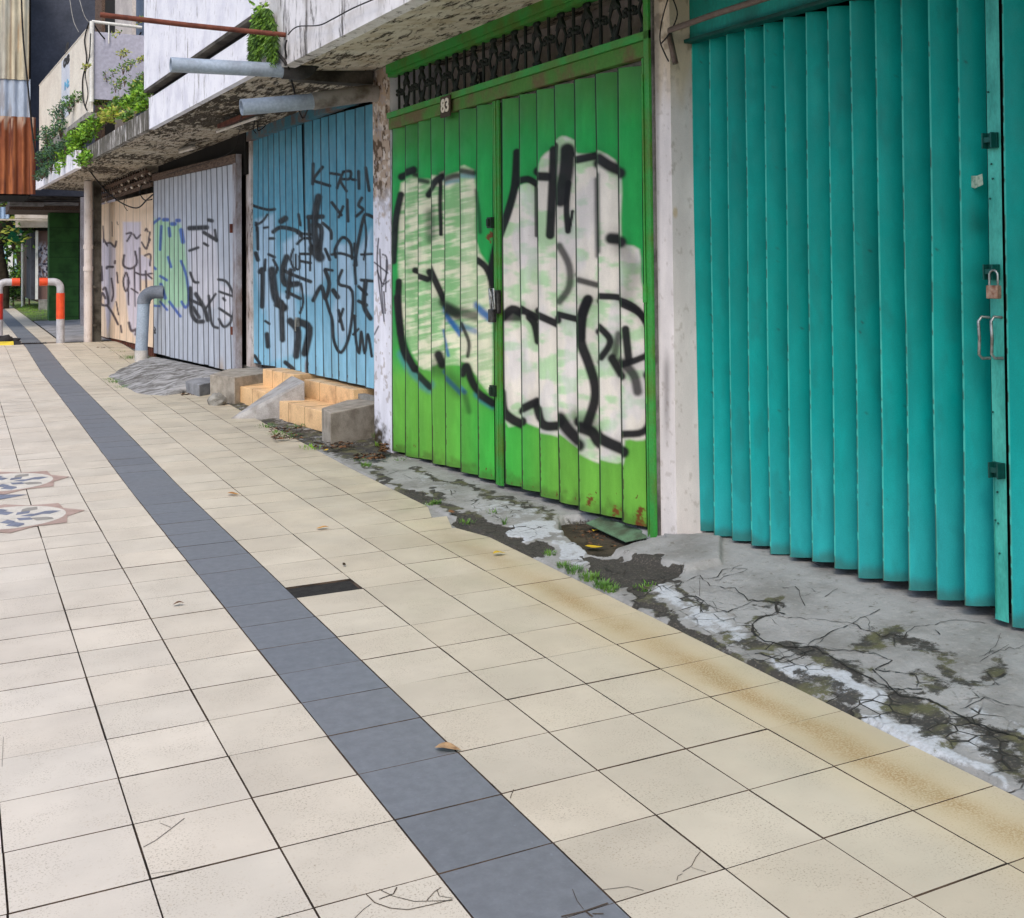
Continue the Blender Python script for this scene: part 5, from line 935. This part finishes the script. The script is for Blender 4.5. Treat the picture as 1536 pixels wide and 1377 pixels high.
# ------------------------------------------------------------------ far end of the street
def farbox(x0, x1, yt, yb_, Y, th, name, label, cat, mat, par=None, z0=None, Yt=None):
    a = AY(x0, yt, Y); b = AY(x1, yb_, Y); mb = MB(); mb.box((a[0], Y, b[2] if z0 is None else z0), (b[0], Y+th, a[2])); o = mb.build(name, mat, par)
    if label: tag(o, label, cat)
    return o
n_ = NT('green_block_paint', .7, 0, .3); z_ = n_.xyz(); bl_ = n_.ramp(n_.math('ABSOLUTE', n_.math('SUBTRACT', n_.math('FRACT', n_.math('MULTIPLY', z_[2], 2.6)), .5)), .44, .5)
c_ = n_.mix(n_.ramp(n_.noise(3, 6), .35, .7), srgb(52, 98, 44), srgb(34, 70, 30)); c_ = n_.mix(n_.math('MULTIPLY', bl_, .5), c_, srgb(22, 44, 22)); n_.col(c_); n_.bump(n_.noise(12, 5), .4, .02)
farbox(74, 118, 309, 484, 31, .6, 'green_pillar', 'dark green painted masonry pillar behind the right bollard', 'pillar', n_.m, z0=.1)
mb = MB(); a = AY(118, 480, 31.0); mb.box((a[0]+.01, 31.05, .1), (a[0]+.35, 31.6, 3.3)); tag(mb.build('pillar_shade_side', m_dark), 'dark doorway of the green pillar, in painted shade', 'flank')  # near-black box, the pillar's shaded side put in as colour
mb = MB(); a = AY(121, 480, 28); mb.box((a[0], 28, .1), (a[0]+2.5, 28.2, 3.3)); tag(mb.build('side_wall', simple('lavender_wall', (150, 148, 156), (110, 104, 108), 2, .9)), 'narrow grey wall beyond the downpipe', 'wall')
mb = MB(); a = G(84, 484, .27); mb.add([(1.76, 22.3, gz(22)-.005), (4.2, 22.3, .24), (4.2, 31.3, .32), (1.76, 31.3, gz(31)+.0)], [(0, 1, 2, 3)]); tag(mb.build('forecourt', simple('forecourt_concrete', (150, 150, 152), (120, 120, 120), 3, .9)), kind='structure')
n_ = NT('grass_ground', .95); n_.col(n_.mix(n_.ramp(n_.noise(2.5, 6), .42, .6), srgb(112, 130, 52), srgb(88, 84, 72))); n_.bump(n_.noise(30, 5), .8, .03)
mb = MB(); mb.add([(1.72, 31.2, gz(31.2)+.01), (5.5, 31.2, gz(31.2)+.01), (5.5, 60, gz(60)+.02), (1.72, 60, gz(60)+.02)], [(0, 1, 2, 3)]); tag(mb.build('lawn', n_.m), kind='structure')
# old eave beams
EV = thing('eave', 'old timber eave with rusty edge boards past the end of the shops', 'eave'); m_gr = simple('grey_board', (126, 122, 118), (78, 72, 66), 5, .9, st=(1, 6, 6))
farbox(10, 130, 293, 301, 29.5, .5, 'edge_board', None, None, m_gr, EV); farbox(14, 66, 303, 309, 29.4, .3, 'edge_board', None, None, simple('pale_board', (150, 146, 142), (110, 104, 98), 5, .9), EV); farbox(14, 135, 301.5, 316, 29.9, 2.5, 'soffit_board', None, None, m_wood, EV); farbox(66, 118, 303, 308, 29.3, .3, 'edge_board', None, None, m_gr, EV)
mb = MB(); mb.tube([AY(-2, 305, 29), AY(50, 273, 29)], .045, 8); tag(mb.build('metal_strut', m_steel), 'slanting grey metal strut under the rusty sheets', 'strut')
HS = thing('neighbour_shop', 'low old shop with brown shutter and stained white eaves beyond the green pillar', 'building')
m_sf = mat_streak('dirty_white_board', (206, 196, 184), (176, 164, 150), (110, 96, 84), .56)
farbox(23, 78, 315, 328, 38, .4, 'eave_board', None, None, m_sf, HS); farbox(24, 78, 331, 341, 38.6, .4, 'eave_board', None, None, m_sf, HS); farbox(33, 80, 341, 346, 39, .3, 'beam', None, None, m_dark, HS)
def f_sh(Q, s, t):
    x, y = Q[..., 0], Q[..., 1]; C = np.zeros(s.shape+(3,))+np.array(srgb(132, 104, 96)); C = over(C, (np.sin(x*3.6) > .3)*.4, srgb(100, 76, 70)); C = over(C, sm(y, 360, 372)*(1-sm(y, 412, 420))*sm(fbm(x/2, y/4, 9), .35, .55), srgb(200, 196, 208)); return over(C, sm(fbm(x/2.5, y/3, 19), .56, .62)*sm(y, 365, 375)*(1-sm(y, 410, 420)), srgb(60, 56, 76))
P4 = [AY(57, 345, 39.2), AY(78, 345, 39.2), AY(78, 450, 39.2), AY(57, 450, 39.2)]; plaster('shutter', P4, HS, f_sh, 50, 120)
farbox(53.5, 57, 340, 449, 39, .15, 'corner_post', None, None, MATS['white_post'], HS); farbox(47, 53, 341, 449, 39.3, 4, 'side_wall', None, None, simple('bluish_dark', (70, 74, 84), (50, 50, 56), 3, .9), HS)
farbox(40, 47, 343, 445, 42, 4, 'side_wall', None, None, m_wood, HS); farbox(60, 80, 450, 462, 38.4, .8, 'step', None, None, m_conc, HS, z0=.2); farbox(30, 95, 290, 349, 43.5, .3, 'gable', None, None, m_wood, HS)
farbox(57, 100, 345, 452, 39.4, 6, 'wall', None, None, m_wood, HS)
n_ = NT('blue_corrugated', .5); n_.col(srgb(150, 176, 206)); 
def corr(name, A_pt, B_pt, z0, z1, pitch, amp, mat, par, colf=None, ny=40):
    A_ = np.array(A_pt, float); B_2 = np.array(B_pt, float); L = np.linalg.norm(B_2-A_); e_ = (B_2-A_)/L; nn = np.array([e_[1], -e_[0], 0]); n = int(L/pitch*8)
    s = np.linspace(0, L, n); z = np.linspace(z0, z1, ny); S2, Zg = np.meshgrid(s, z, indexing='ij'); P = A_[None, None]+e_*S2[..., None]+nn*(amp*np.sin(S2/pitch*2*math.pi))[..., None]; P[..., 2] = Zg
    C = colf(S2, Zg) if colf else None; return grid(name, P, C, mat, par, True)
a = AY(-30, 310, 36); b = AY(14, 328, 36); o = corr('corrugated_panel', (a[0], 36, 0), (b[0], 36, 0), b[2], a[2], .12, .02, n_.m, HS)
farbox(-30, 80, 328, 331, 35.9, .3, 'eave_board', None, None, m_sf, HS)
# rusty corrugated sheeting high on the left
RS = thing('rusty_sheet_cladding', 'tall corrugated sheets, cream above, pale blue strip, rust brown below', 'sheet cladding')
z_a = AY(20, 117, 26.5)[2]; z_b = AY(20, 176, 26.5)[2]; z_c = AY(20, 291, 26.5)[2]; xr = AY(43.5, 100, 26.5)[0]; xl = xr-3.2
def c_sheet(S2, Zg):
    C = np.zeros(S2.shape+(3,))+np.array(srgb(196, 186, 160)); st = fbm(S2*14, Zg*.6, 3); C = over(C, sm(st, .56, .7)*.8, srgb(170, 124, 76)); C = over(C, sm(fbm(S2*30, Zg*.3, 13), .6, .7)*.7, srgb(110, 86, 66)); C = over(C, sm(fbm(S2*5, Zg*.5, 23), .5, .7)*.4, srgb(158, 168, 170)); return C
def c_blue(S2, Zg): return over(np.zeros(S2.shape+(3,))+np.array(srgb(172, 184, 200)), sm(fbm(S2*16, Zg, 5), .6, .7)*.6, srgb(140, 132, 128))
def c_rust(S2, Zg):
    C = np.zeros(S2.shape+(3,))+np.array(srgb(128, 70, 42)); C = over(C, sm(fbm(S2*12, Zg*.8, 7), .45, .62), srgb(160, 96, 58)); C = over(C, sm(fbm(S2*22, Zg*.6, 17), .55, .65)*.8, srgb(84, 42, 34)); C = over(C, sm(Zg+(fbm(S2*9, Zg, 3)-.5)*.5, z_b-.35, z_b)*sm(fbm(S2*18, Zg*2, 27), .5, .6), srgb(186, 160, 140)); return C
m_sh = mat_paint('weathered_sheet', .7, .2, .3)
corr('upper_sheet', (xl, 26.5, 0), (xr, 26.5, 0), z_a-.03, z_a+3.5, .19, .03, m_sh, RS, c_sheet); corr('middle_sheet', (xl, 26.53, 0), (xr+.03, 26.53, 0), z_b, z_a, .19, .03, m_sh, RS, c_blue); corr('lower_sheet', (xl, 26.5, 0), (xr+.14, 26.5, 0), z_c, z_b+.02, .19, .03, m_sh, RS, c_rust, 60)
mb = MB(); mb.box((xl, 26.7, z_c-.02), (xr+.05, 29, z_a+3.5)); mb.build('frame_body', m_dark, RS)
mb = MB()
for xx in (xl+.05,): mb = MB(); mb.box((xx, 27.6, 0), (xx+.12, 27.72, z_c)); mb.build('post', m_wood, RS)
# dark tall building behind the hoarding
TB = thing('dark_building', 'tall unlit grey building wall behind the balcony hoarding', 'building'); a = AY(44, 250, 28.5); b = AY(150, 250, 28.5)
m_dw = simple('dark_grey_wall', (84, 88, 100), (66, 70, 80), 1.2, .9); mb = MB(); mb.box((a[0]-.3, 29.2, 3.4), (b[0]+2, 33, 9)); mb.build('wall', m_dw, TB)
mb = MB(); mb.box((a[0]-.28, 29.0, 3.5), (a[0]+.05, 29.19, 9)); mb.build('stained_pilaster', m_dark, TB)
# far wall, sign, trees
FW = thing('painted_fence', 'turquoise and white painted fence far behind the bushes', 'fence'); mb = MB(); mb2 = MB(); rs = np.random.default_rng(2)
for k in range(26):
    x_ = -3+k*.28; (mb if k % 3 else mb2).box((x_, 55, .3), (x_+.2, 55.06, 2.6+.5*rs.random()))
mb.build('boards', simple('teal_boards', (70, 170, 190), (200, 220, 226), 1.6, .6, lo=.45, hi=.55), FW); mb2.build('posts', MATS['white_post'], FW)
SG = thing('round_sign', 'round green sign with white arrow on a pole beyond the tree', 'sign'); p = AY(30, 345, 42.5); mb = MB(); th = np.linspace(0, 2*math.pi, 33)[:-1]
m_sg = simple('sign_green', (30, 130, 84), (20, 108, 70), 3, .5); m_swt = simple('sign_white', (226, 232, 226), (206, 214, 208), 3, .5)
mb.prism([(p[0]+.52*math.cos(t), 42.5, p[2]+.48*math.sin(t)) for t in th], (0, .05, 0)); mb.build('sign_disc', m_sg, SG)
mb = MB(); mb.box((p[0]-.1, 42.47, p[2]-.20), (p[0]+.36, 42.49, p[2]-.12)); mb.prism([(p[0]+.30, 42.47, p[2]-.26), (p[0]+.44, 42.47, p[2]-.16), (p[0]+.30, 42.47, p[2]-.06)], (0, .02, 0)); mb.box((p[0]+.1, 42.47, p[2]-.1), (p[0]+.14, 42.49, p[2]+.25)); mb.build('sign_marks', m_swt, SG)
mb = MB(); mb.tube([(p[0]+.1, 42.6, .3), (p[0]+.1, 42.6, p[2]+.3)], .05); mb.build('pole', m_swt, SG)

# ------------------------------------------------------------------ plants
def leafmat(name, c1, c2):
    n = NT(name, .55, 0, .3); n.col(n.mix(n.ramp(n.noise(9, 3), .35, .65), srgb(c1), srgb(c2)))
    try: n.b.inputs['Subsurface Weight'].default_value = .0
    except Exception: pass
    return n.m
m_lime = leafmat('lime_leaf', (136, 176, 52), (96, 148, 44)); m_mid = leafmat('mid_leaf', (96, 132, 52), (70, 108, 46)); m_blueg = leafmat('blue_green_leaf', (78, 112, 84), (52, 84, 62)); m_yel = leafmat('yellowing_leaf', (178, 186, 70), (150, 150, 80)); m_dkg = leafmat('dark_leaf', (48, 76, 34), (34, 56, 28))
def leaf(mb, c, size, r, mi, droop=0., ar=.45):
    a = r.random()*2*math.pi; b = (r.random()-.3)*1.6-droop; d = np.array([math.cos(a)*math.cos(b), math.sin(a)*math.cos(b), math.sin(b)]); s_ = np.cross(d, r.random(3)-.5); s_ /= np.linalg.norm(s_)+1e-9
    L = size*(.6+.8*r.random()); mb.add([c, c+d*L*.5+s_*L*ar*.5, c+d*L, c+d*L*.5-s_*L*ar*.5], [(0, 1, 2, 3)], mi)
def bush(name, label, cat, clumps, mats, size, per, seed, group=None, off=.6, stemroot=None):
    clumps = [(x+dx, y+dy, rp*.8, int(n*.7), mi, o+do) for (x, y, rp, n, mi, o) in clumps for dx, dy, do in ((0, 0, 0), (rp*.5, -rp*.35, .05), (-rp*.45, rp*.3, .08))]; size *= .72
    T = thing(name, label, cat, group); r = np.random.default_rng(seed); mb = MB(); st = MB()
    for (x, y, rp, n, mi, o) in clumps:
        c = W(x, y, o); D = (c-CAM)@CF; R_ = rp*D/FPX
        for k in range(n):
            v = r.normal(size=3); v /= np.linalg.norm(v)+1e-9; q = c+v*R_*r.random()**.4*np.array([.9, 1.3, .9])
            for j in range(per): leaf(mb, q+(r.random(3)-.5)*R_*.25, size, r, mi if r.random() < .8 else (mi+1) % len(mats))
            if k % 6 == 0: st.tube([c-np.array([0, 0, R_*.9]), (c+q)/2, q], [.006, .004, .003], 4)
    mb.build('foliage', mats, T); st.build('stems', m_wood, T); return T
bush('roof_bush', 'bright lime green bush spilling over the broken canopy edge', 'plant', [(122, 205, 20, 150, 0, .75), (105, 232, 16, 110, 0, .8), (135, 190, 16, 90, 0, .7), (128, 238, 12, 60, 0, .85), (150, 178, 14, 80, 2, .6), (95, 250, 12, 60, 0, .8)], [m_lime, m_mid, m_yel], .09, 3, 1)
bush('roof_bush', 'dark blue green feathery shrub at the far end of the canopy', 'plant', [(80, 200, 22, 150, 0, .85), (72, 232, 18, 120, 0, .9), (90, 225, 16, 90, 0, .85), (70, 255, 14, 80, 0, .9), (95, 165, 18, 60, 0, .82), (110, 150, 14, 40, 1, .82), (62, 262, 10, 50, 0, .95)], [m_blueg, m_mid], .075, 3, 2)
bush('roof_bush', 'yellow green weeds growing on the canopy below the grey panel', 'plant', [(200, 152, 16, 100, 0, .6), (215, 140, 13, 90, 0, .7), (175, 160, 16, 90, 1, .5), (165, 175, 12, 60, 2, .7), (205, 130, 12, 50, 1, .4), (190, 175, 9, 40, 1, .8), (215, 160, 9, 50, 0, .75), (150, 150, 10, 40, 1, .4)], [m_lime, m_mid, m_yel], .085, 3, 3)
bush('climbing_plant', 'wispy pale climber rising in front of the grey balcony panel', 'plant', [(185, 80, 9, 14, 1, .5), (176, 50, 7, 8, 1, .4), (190, 100, 12, 22, 0, .5), (165, 112, 11, 18, 0, .5), (180, 125, 14, 24, 0, .5), (211, 90, 6, 14, 1, .2), (210, 30, 5, 10, 1, .2), (212, 115, 7, 14, 0, .3), (130, 100, 5, 10, 1, .86)], [m_mid, m_yel], .06, 3, 4)
# hanging fern
FN = thing('hanging_fern', 'dense green fern hanging in the gap between the two white fascias', 'fern'); mb = MB(); r = np.random.default_rng(9)
for k in range(7600):
    u, v = r.random(), r.random(); y_ = 12+v*(74+12*math.sin(u*9)); wd = 8+12*math.sin(min(v*1.3, 1)*math.pi*.62); x_ = 396+(u-.5)*2*wd-v*2
    if v < .2 and r.random() < .5: continue
    c = W(x_, y_, .89+.10*r.random()); a = r.random()*2*math.pi; d = np.array([math.cos(a)*.55, math.sin(a)*.55, -.8+.5*r.random()]); L = .035+.05*r.random(); s_ = np.cross(d, r.random(3)-.5); s_ /= np.linalg.norm(s_)+1e-9
    mb.add([c, c+d*L*.5+s_*.005, c+d*L, c+d*L*.5-s_*.005], [(0, 1, 2, 3)], 0 if r.random() < .6 else 1)
for k in range(90): leaf(mb, W(378+20*r.random(), 4+28*r.random(), .93), .05, r, 2)
mb.build('fronds', [leafmat('fern_green', (104, 140, 44), (76, 112, 36)), leafmat('fern_dark', (60, 92, 32), (44, 70, 26)), m_lime], FN)
# grass tufts and weeds on the ground
def tuft(mb, c, n, h_, spread, r, mi=0):
    for k in range(n):
        a = r.random()*2*math.pi; b = c+np.array([math.cos(a), math.sin(a), 0])*spread*r.random()**.5; d = np.array([math.cos(a)*.7*r.random(), math.sin(a)*.7*r.random(), 1]); L = h_*.62*(.4+.8*r.random()); w = .0020+.0015*r.random(); s_ = np.array([-math.sin(a), math.cos(a), 0])*w
        m_ = b+d*L*.55; t = b+d*L+np.array([d[0], d[1], -.3])*L*.4; mb.add([b-s_, b+s_, m_+s_*.8, m_-s_*.8, t], [(0, 1, 2, 3), (3, 2, 4)], mi)
mb = MB(); r = np.random.default_rng(11)
for (x, y, n, h_, sp2, z) in [(862, 858, 90, .05, .05, .01), (885, 868, 130, .05, .06, .01), (905, 880, 120, .055, .05, .01), (915, 886, 80, .05, .04, .01), (845, 850, 70, .04, .04, .01), (825, 832, 60, .04, .04, .01), (965, 883, 40, .03, .05, .02), (655, 755, 60, .04, .04, .01), (645, 757, 40, .04, .04, .01), (550, 699, 70, .05, .05, .01), (700, 785, 40, .04, .05, .01), (757, 787, 20, .08, .01, .01), (975, 878, 30, .03, .04, .02), (385, 615, 60, .05, .1, .05), (400, 640, 70, .05, .12, .03), (430, 655, 90, .05, .14, .02), (470, 672, 60, .05, .12, .02), (445, 640, 60, .04, .12, .04), (415, 650, 60, .04, .1, .03), (350, 618, 30, .05, .06, .03), (300, 595, 50, .07, .06, .03), (290, 590, 40, .07, .06, .03), (309, 598, 40, .05, .06, .03), (175, 574, 80, .08, .15, .08), (185, 582, 60, .07, .12, .07), (165, 570, 50, .06, .12, .08), (195, 538, 90, .12, .16, .14), (180, 530, 80, .10, .16, .15), (165, 524, 60, .08, .16, .17), (150, 518, 50, .06, .2, .19), (220, 540, 50, .12, .1, .14), (140, 512, 40, .05, .2, .2), (175, 545, 20, .04, .2, .12), (188, 555, 20, .03, .2, .1), (540, 690, 30, .03, .08, .01), (600, 690, 25, .03, .06, .01), (740, 770, 20, .04, .05, .01), (570, 655, 50, .08, .08, .05), (575, 668, 60, .07, .08, .03)]:
    tuft(mb, G(x, y, z), n, h_, sp2, r, 0 if r.random() < .7 else 1)
for k in range(500):
    yy = 24+r.random()*0; 
tag(mb.build('grass_tufts', [m_mid, m_lime]), 'scattered grass tufts and weeds along the broken edge of the paving', 'weeds', kind='stuff')
mb = MB()
for k in range(2600):
    X, Y = 1.8+r.random()*2.2, 31.5+r.random()*14; tuft(mb, np.array([X, Y, gz(Y)]), 3, .10, .12, r, 0 if r.random() < .6 else 1)
tag(mb.build('grass', [m_lime, m_mid]), 'patch of grass beyond the green pillar', 'grass', kind='stuff')
# leaf litter
mb = MB(); m_l1 = simple('dry_leaf', (120, 84, 54), (84, 58, 38), 20, .9); m_l2 = simple('yellow_leaf', (206, 178, 40), (186, 140, 36), 20, .7); m_l3 = simple('twig_litter', (70, 54, 40), (44, 36, 26), 20, .95)
def fl(mb, c, L, r, mi):
    a = r.random()*6.28; e_ = np.array([math.cos(a), math.sin(a), .15*(r.random()-.5)]); f_ = np.array([-math.sin(a), math.cos(a), 0]); mb.add([c-e_*L/2, c-f_*L*.28+np.array([0, 0, .006]), c+e_*L/2, c+f_*L*.28+np.array([0, 0, .01])], [(0, 1, 2, 3)], mi)
for (x, y, n, sx_, sy_, z) in [(430, 650, 70, 50, 18, .04), (555, 685, 70, 45, 8, .03), (500, 668, 60, 60, 10, .03), (390, 620, 30, 30, 8, .05), (285, 590, 34, 25, 5, .06), (575, 672, 50, 14, 12, .06), (890, 798, 190, 60, 20, -.05), (915, 812, 220, 90, 20, -.05), (155, 520, 20, 20, 5, .2)]:
    for k in range(n): fl(mb, G(x+(r.random()-.5)*sx_, y+(r.random()-.5)*sy_, z+.012*r.random()), .03+.04*r.random(), r, 0 if r.random() < .5 else 2)
tag(mb.build('leaf_litter', [m_l1, m_l2, m_l3]), 'brown dead leaves and twigs gathered along the wall foot and in the hole', 'leaf litter', kind='stuff')
LV = [('yellow leaf with upturned edge on the paving edge near the dark patch', 749, 831, .075, .01, 1), ('upper yellow leaf in the hole under the green gate', 893, 797, .075, -.03, 1), ('large yellow leaf at the front of the hole under the green gate', 891, 822, .10, -.02, 1), ('orange brown leaf on the concrete below the green gate', 677, 769, .07, .02, 0),
      ('curled orange leaf on the beige tiles right of the dark strip', 484, 793, .075, .006, 3), ('small brown leaf on the tiles left of the dark strip', 268, 907, .05, .006, 0), ('tan leaf lying over the right edge of the dark strip', 672, 1125, .085, .004, 4), ('pale leaf fragment beside the dark strip in the middle distance', 350, 742, .09, .006, 3), ('yellow leaf fragment far along the paving', 282, 632, .09, .02, 3), ('yellow leaf at the foot of the square concrete block', 489, 676, .06, .03, 1), ('dark seed pod on the middle joint of the tiles', 516, 848, .03, .006, 2), ('brown leaf beside the gate hole on the apron', 1003, 886 if False else 845, .05, .03, 0)]
for i, (lb, x, y, L, z, mi) in enumerate(LV):
    mb = MB(); c = G(x, y, z); a = [0.5, 1.2, -.2, 2, 0.1, .3, -.15, 0, .2, 1, 2, 1][i]; n = 9; e_ = np.array([math.cos(a-.46), math.sin(a-.46), 0]); f_ = np.array([-e_[1], e_[0], 0]); pts = []
    for s_ in (1, 0, -1):
        for k in range(n): t = k/(n-1); w = math.sin(math.pi*t**.8)*.26*L; pts.append(c+e_*(t-.5)*L+f_*s_*w+np.array([0, 0, .003+abs(s_)*.10*w*2+.004*(1+math.sin(5*t+i))]))
    mb.add(pts, [(k, k+1, n+k+1, n+k) for k in range(n-1)]+[(n+k, n+k+1, 2*n+k+1, 2*n+k) for k in range(n-1)], 0, True); tag(mb.build('fallen_leaf', [m_l1, m_l2, m_l3, simple('amber_leaf', (190, 140, 60), (150, 96, 40), 20, .8), simple('tan_leaf', (178, 146, 108), (130, 100, 70), 40, .9)][mi]), lb, 'leaf', 'fallen leaves')
mb = MB()
for k in range(120): fl(mb, G(560+340*r.random(), 720+60*r.random()+.1*0, .02), .012, r, 0)
# far tree and bushes
def tree(name, label, x, Y, trunk_h, R_, n, seed, mats, zc_, lf=.22, rt=.35, sq=(1, 1, .8)):
    T = thing(name, label, 'tree'); r = np.random.default_rng(seed); mb = MB(); mb.tube([(x, Y, .2), (x+.1, Y, trunk_h*.4), (x-.05, Y, trunk_h*.8), (x+.1, Y, zc_)], [rt, rt*.8, rt*.6, rt*.3], 10)
    lf_ = MB()
    for k in range(7):
        a = r.random()*6.28; q = np.array([x+math.cos(a)*R_*.7, Y+math.sin(a)*R_*.7, zc_+(r.random()-.3)*R_*.6]); mb.tube([(x, Y, trunk_h*.75), ((x+q[0])/2, (Y+q[1])/2, (trunk_h+q[2])/2), q], [rt*.4, rt*.25, .03], 6)
    mb.build('trunk', simple('bark', (86, 76, 62), (54, 46, 38), 5, .95, bump=1.), T)
    cl = [np.array([x, Y, zc_])+(lambda v: v/np.linalg.norm(v)*R_*(.3+.7*r.random()))(r.normal(size=3))*np.array(sq) for _ in range(26)]
    for k in range(n):
        c = cl[r.integers(len(cl))]+r.normal(size=3)*R_*.16; leaf(lf_, c, lf, r, r.integers(len(mats)))
    lf_.build('crown', mats, T)
p = AY(3, 400, 40); tree('street_tree', 'tree with thick dark trunk at the far end of the pavement', p[0]-.15, 41, 3.2, 2.6, 5200, 5, [m_mid, m_dkg, m_yel], 4.6, .22, .42)
p = AY(30, 350, 50); tree('street_tree', 'leafy green tree behind the round sign', p[0], 50, 3, 2.0, 3600, 6, [m_mid, m_dkg, m_lime], 3.6, .22, .2)
def gbush(label, x, y, Y, R_, n, seed, mats):
    T = thing('bush', label, 'bush'); r = np.random.default_rng(seed); mb = MB(); c = AY(x, y, Y)
    for k in range(n):
        v = r.normal(size=3); v /= np.linalg.norm(v); q = c+v*R_*(.4+.6*r.random())*np.array([1, 1, .8]); q[2] = max(q[2], gz(Y)+.02); leaf(mb, q, .12, r, r.integers(len(mats)))
    mb.build('foliage', mats, T); st = MB(); st.tube([(c[0], c[1], gz(Y)), c], .03, 5); st.build('stem', m_wood, T)
gbush('low dark bush at the far end of the pavement, left one', 20, 435, 44, .5, 1100, 1, [m_dkg, m_mid]); gbush('taller green bush right of the dark bush below the sign', 37, 418, 45, .75, 1800, 2, [m_mid, m_lime, m_dkg]); gbush('small bush against the brown post', 44, 435, 43.5, .4, 700, 3, [m_mid, m_dkg])
# backdrop greenery at the very end
T = thing('hedge', 'tall mixed hedge closing the far end of the street', 'hedge'); mb = MB(); r = np.random.default_rng(31)
for k in range(9000):
    x_ = -14+r.random()*24; z_ = .2+r.random()**.7*6.5; leaf(mb, np.array([x_, 66+r.random()*2+math.sin(x_), z_]), .5, r, r.integers(3))
mb.build('foliage', [m_dkg, m_mid, m_blueg], T); mb = MB(); mb.box((-14, 68.5, .2), (10, 69, 6)); mb.build('wall', m_dkg, T)

# ------------------------------------------------------------------ light
w = bpy.data.worlds.new('World'); SC.world = w; w.use_nodes = True; nt = w.node_tree; bgn = nt.nodes['Background']
sky = nt.nodes.new('ShaderNodeTexSky'); sky.sky_type = 'NISHITA'; sky.sun_disc = False
EL, AZ = math.radians(52), math.radians(215)      # azimuth measured from +Y towards +X
sky.sun_elevation = EL; sky.sun_rotation = AZ; sky.air_density = 1.; sky.dust_density = 3.; sky.ozone_density = 1.
nt.links.new(sky.outputs[0], bgn.inputs[0]); bgn.inputs[1].default_value = .15
sun = bpy.data.lights.new('sun', 'SUN'); sun.energy = .8; sun.angle = math.radians(14); sun.color = (1, .96, .9); so = bpy.data.objects.new('sun', sun); COL.objects.link(so)
d = Vector((math.sin(AZ)*math.cos(EL), math.cos(AZ)*math.cos(EL), math.sin(EL))); so.rotation_euler = d.to_track_quat('Z', 'Y').to_euler()
SC.view_settings.view_transform = 'Standard'; SC.view_settings.look = 'None'; SC.view_settings.exposure = .72; SC.view_settings.gamma = 1
SC.render.resolution_x = 1024; SC.render.resolution_y = 918
SC.render.engine = 'CYCLES'; SC.cycles.max_bounces = 6; SC.cycles.use_denoising = True
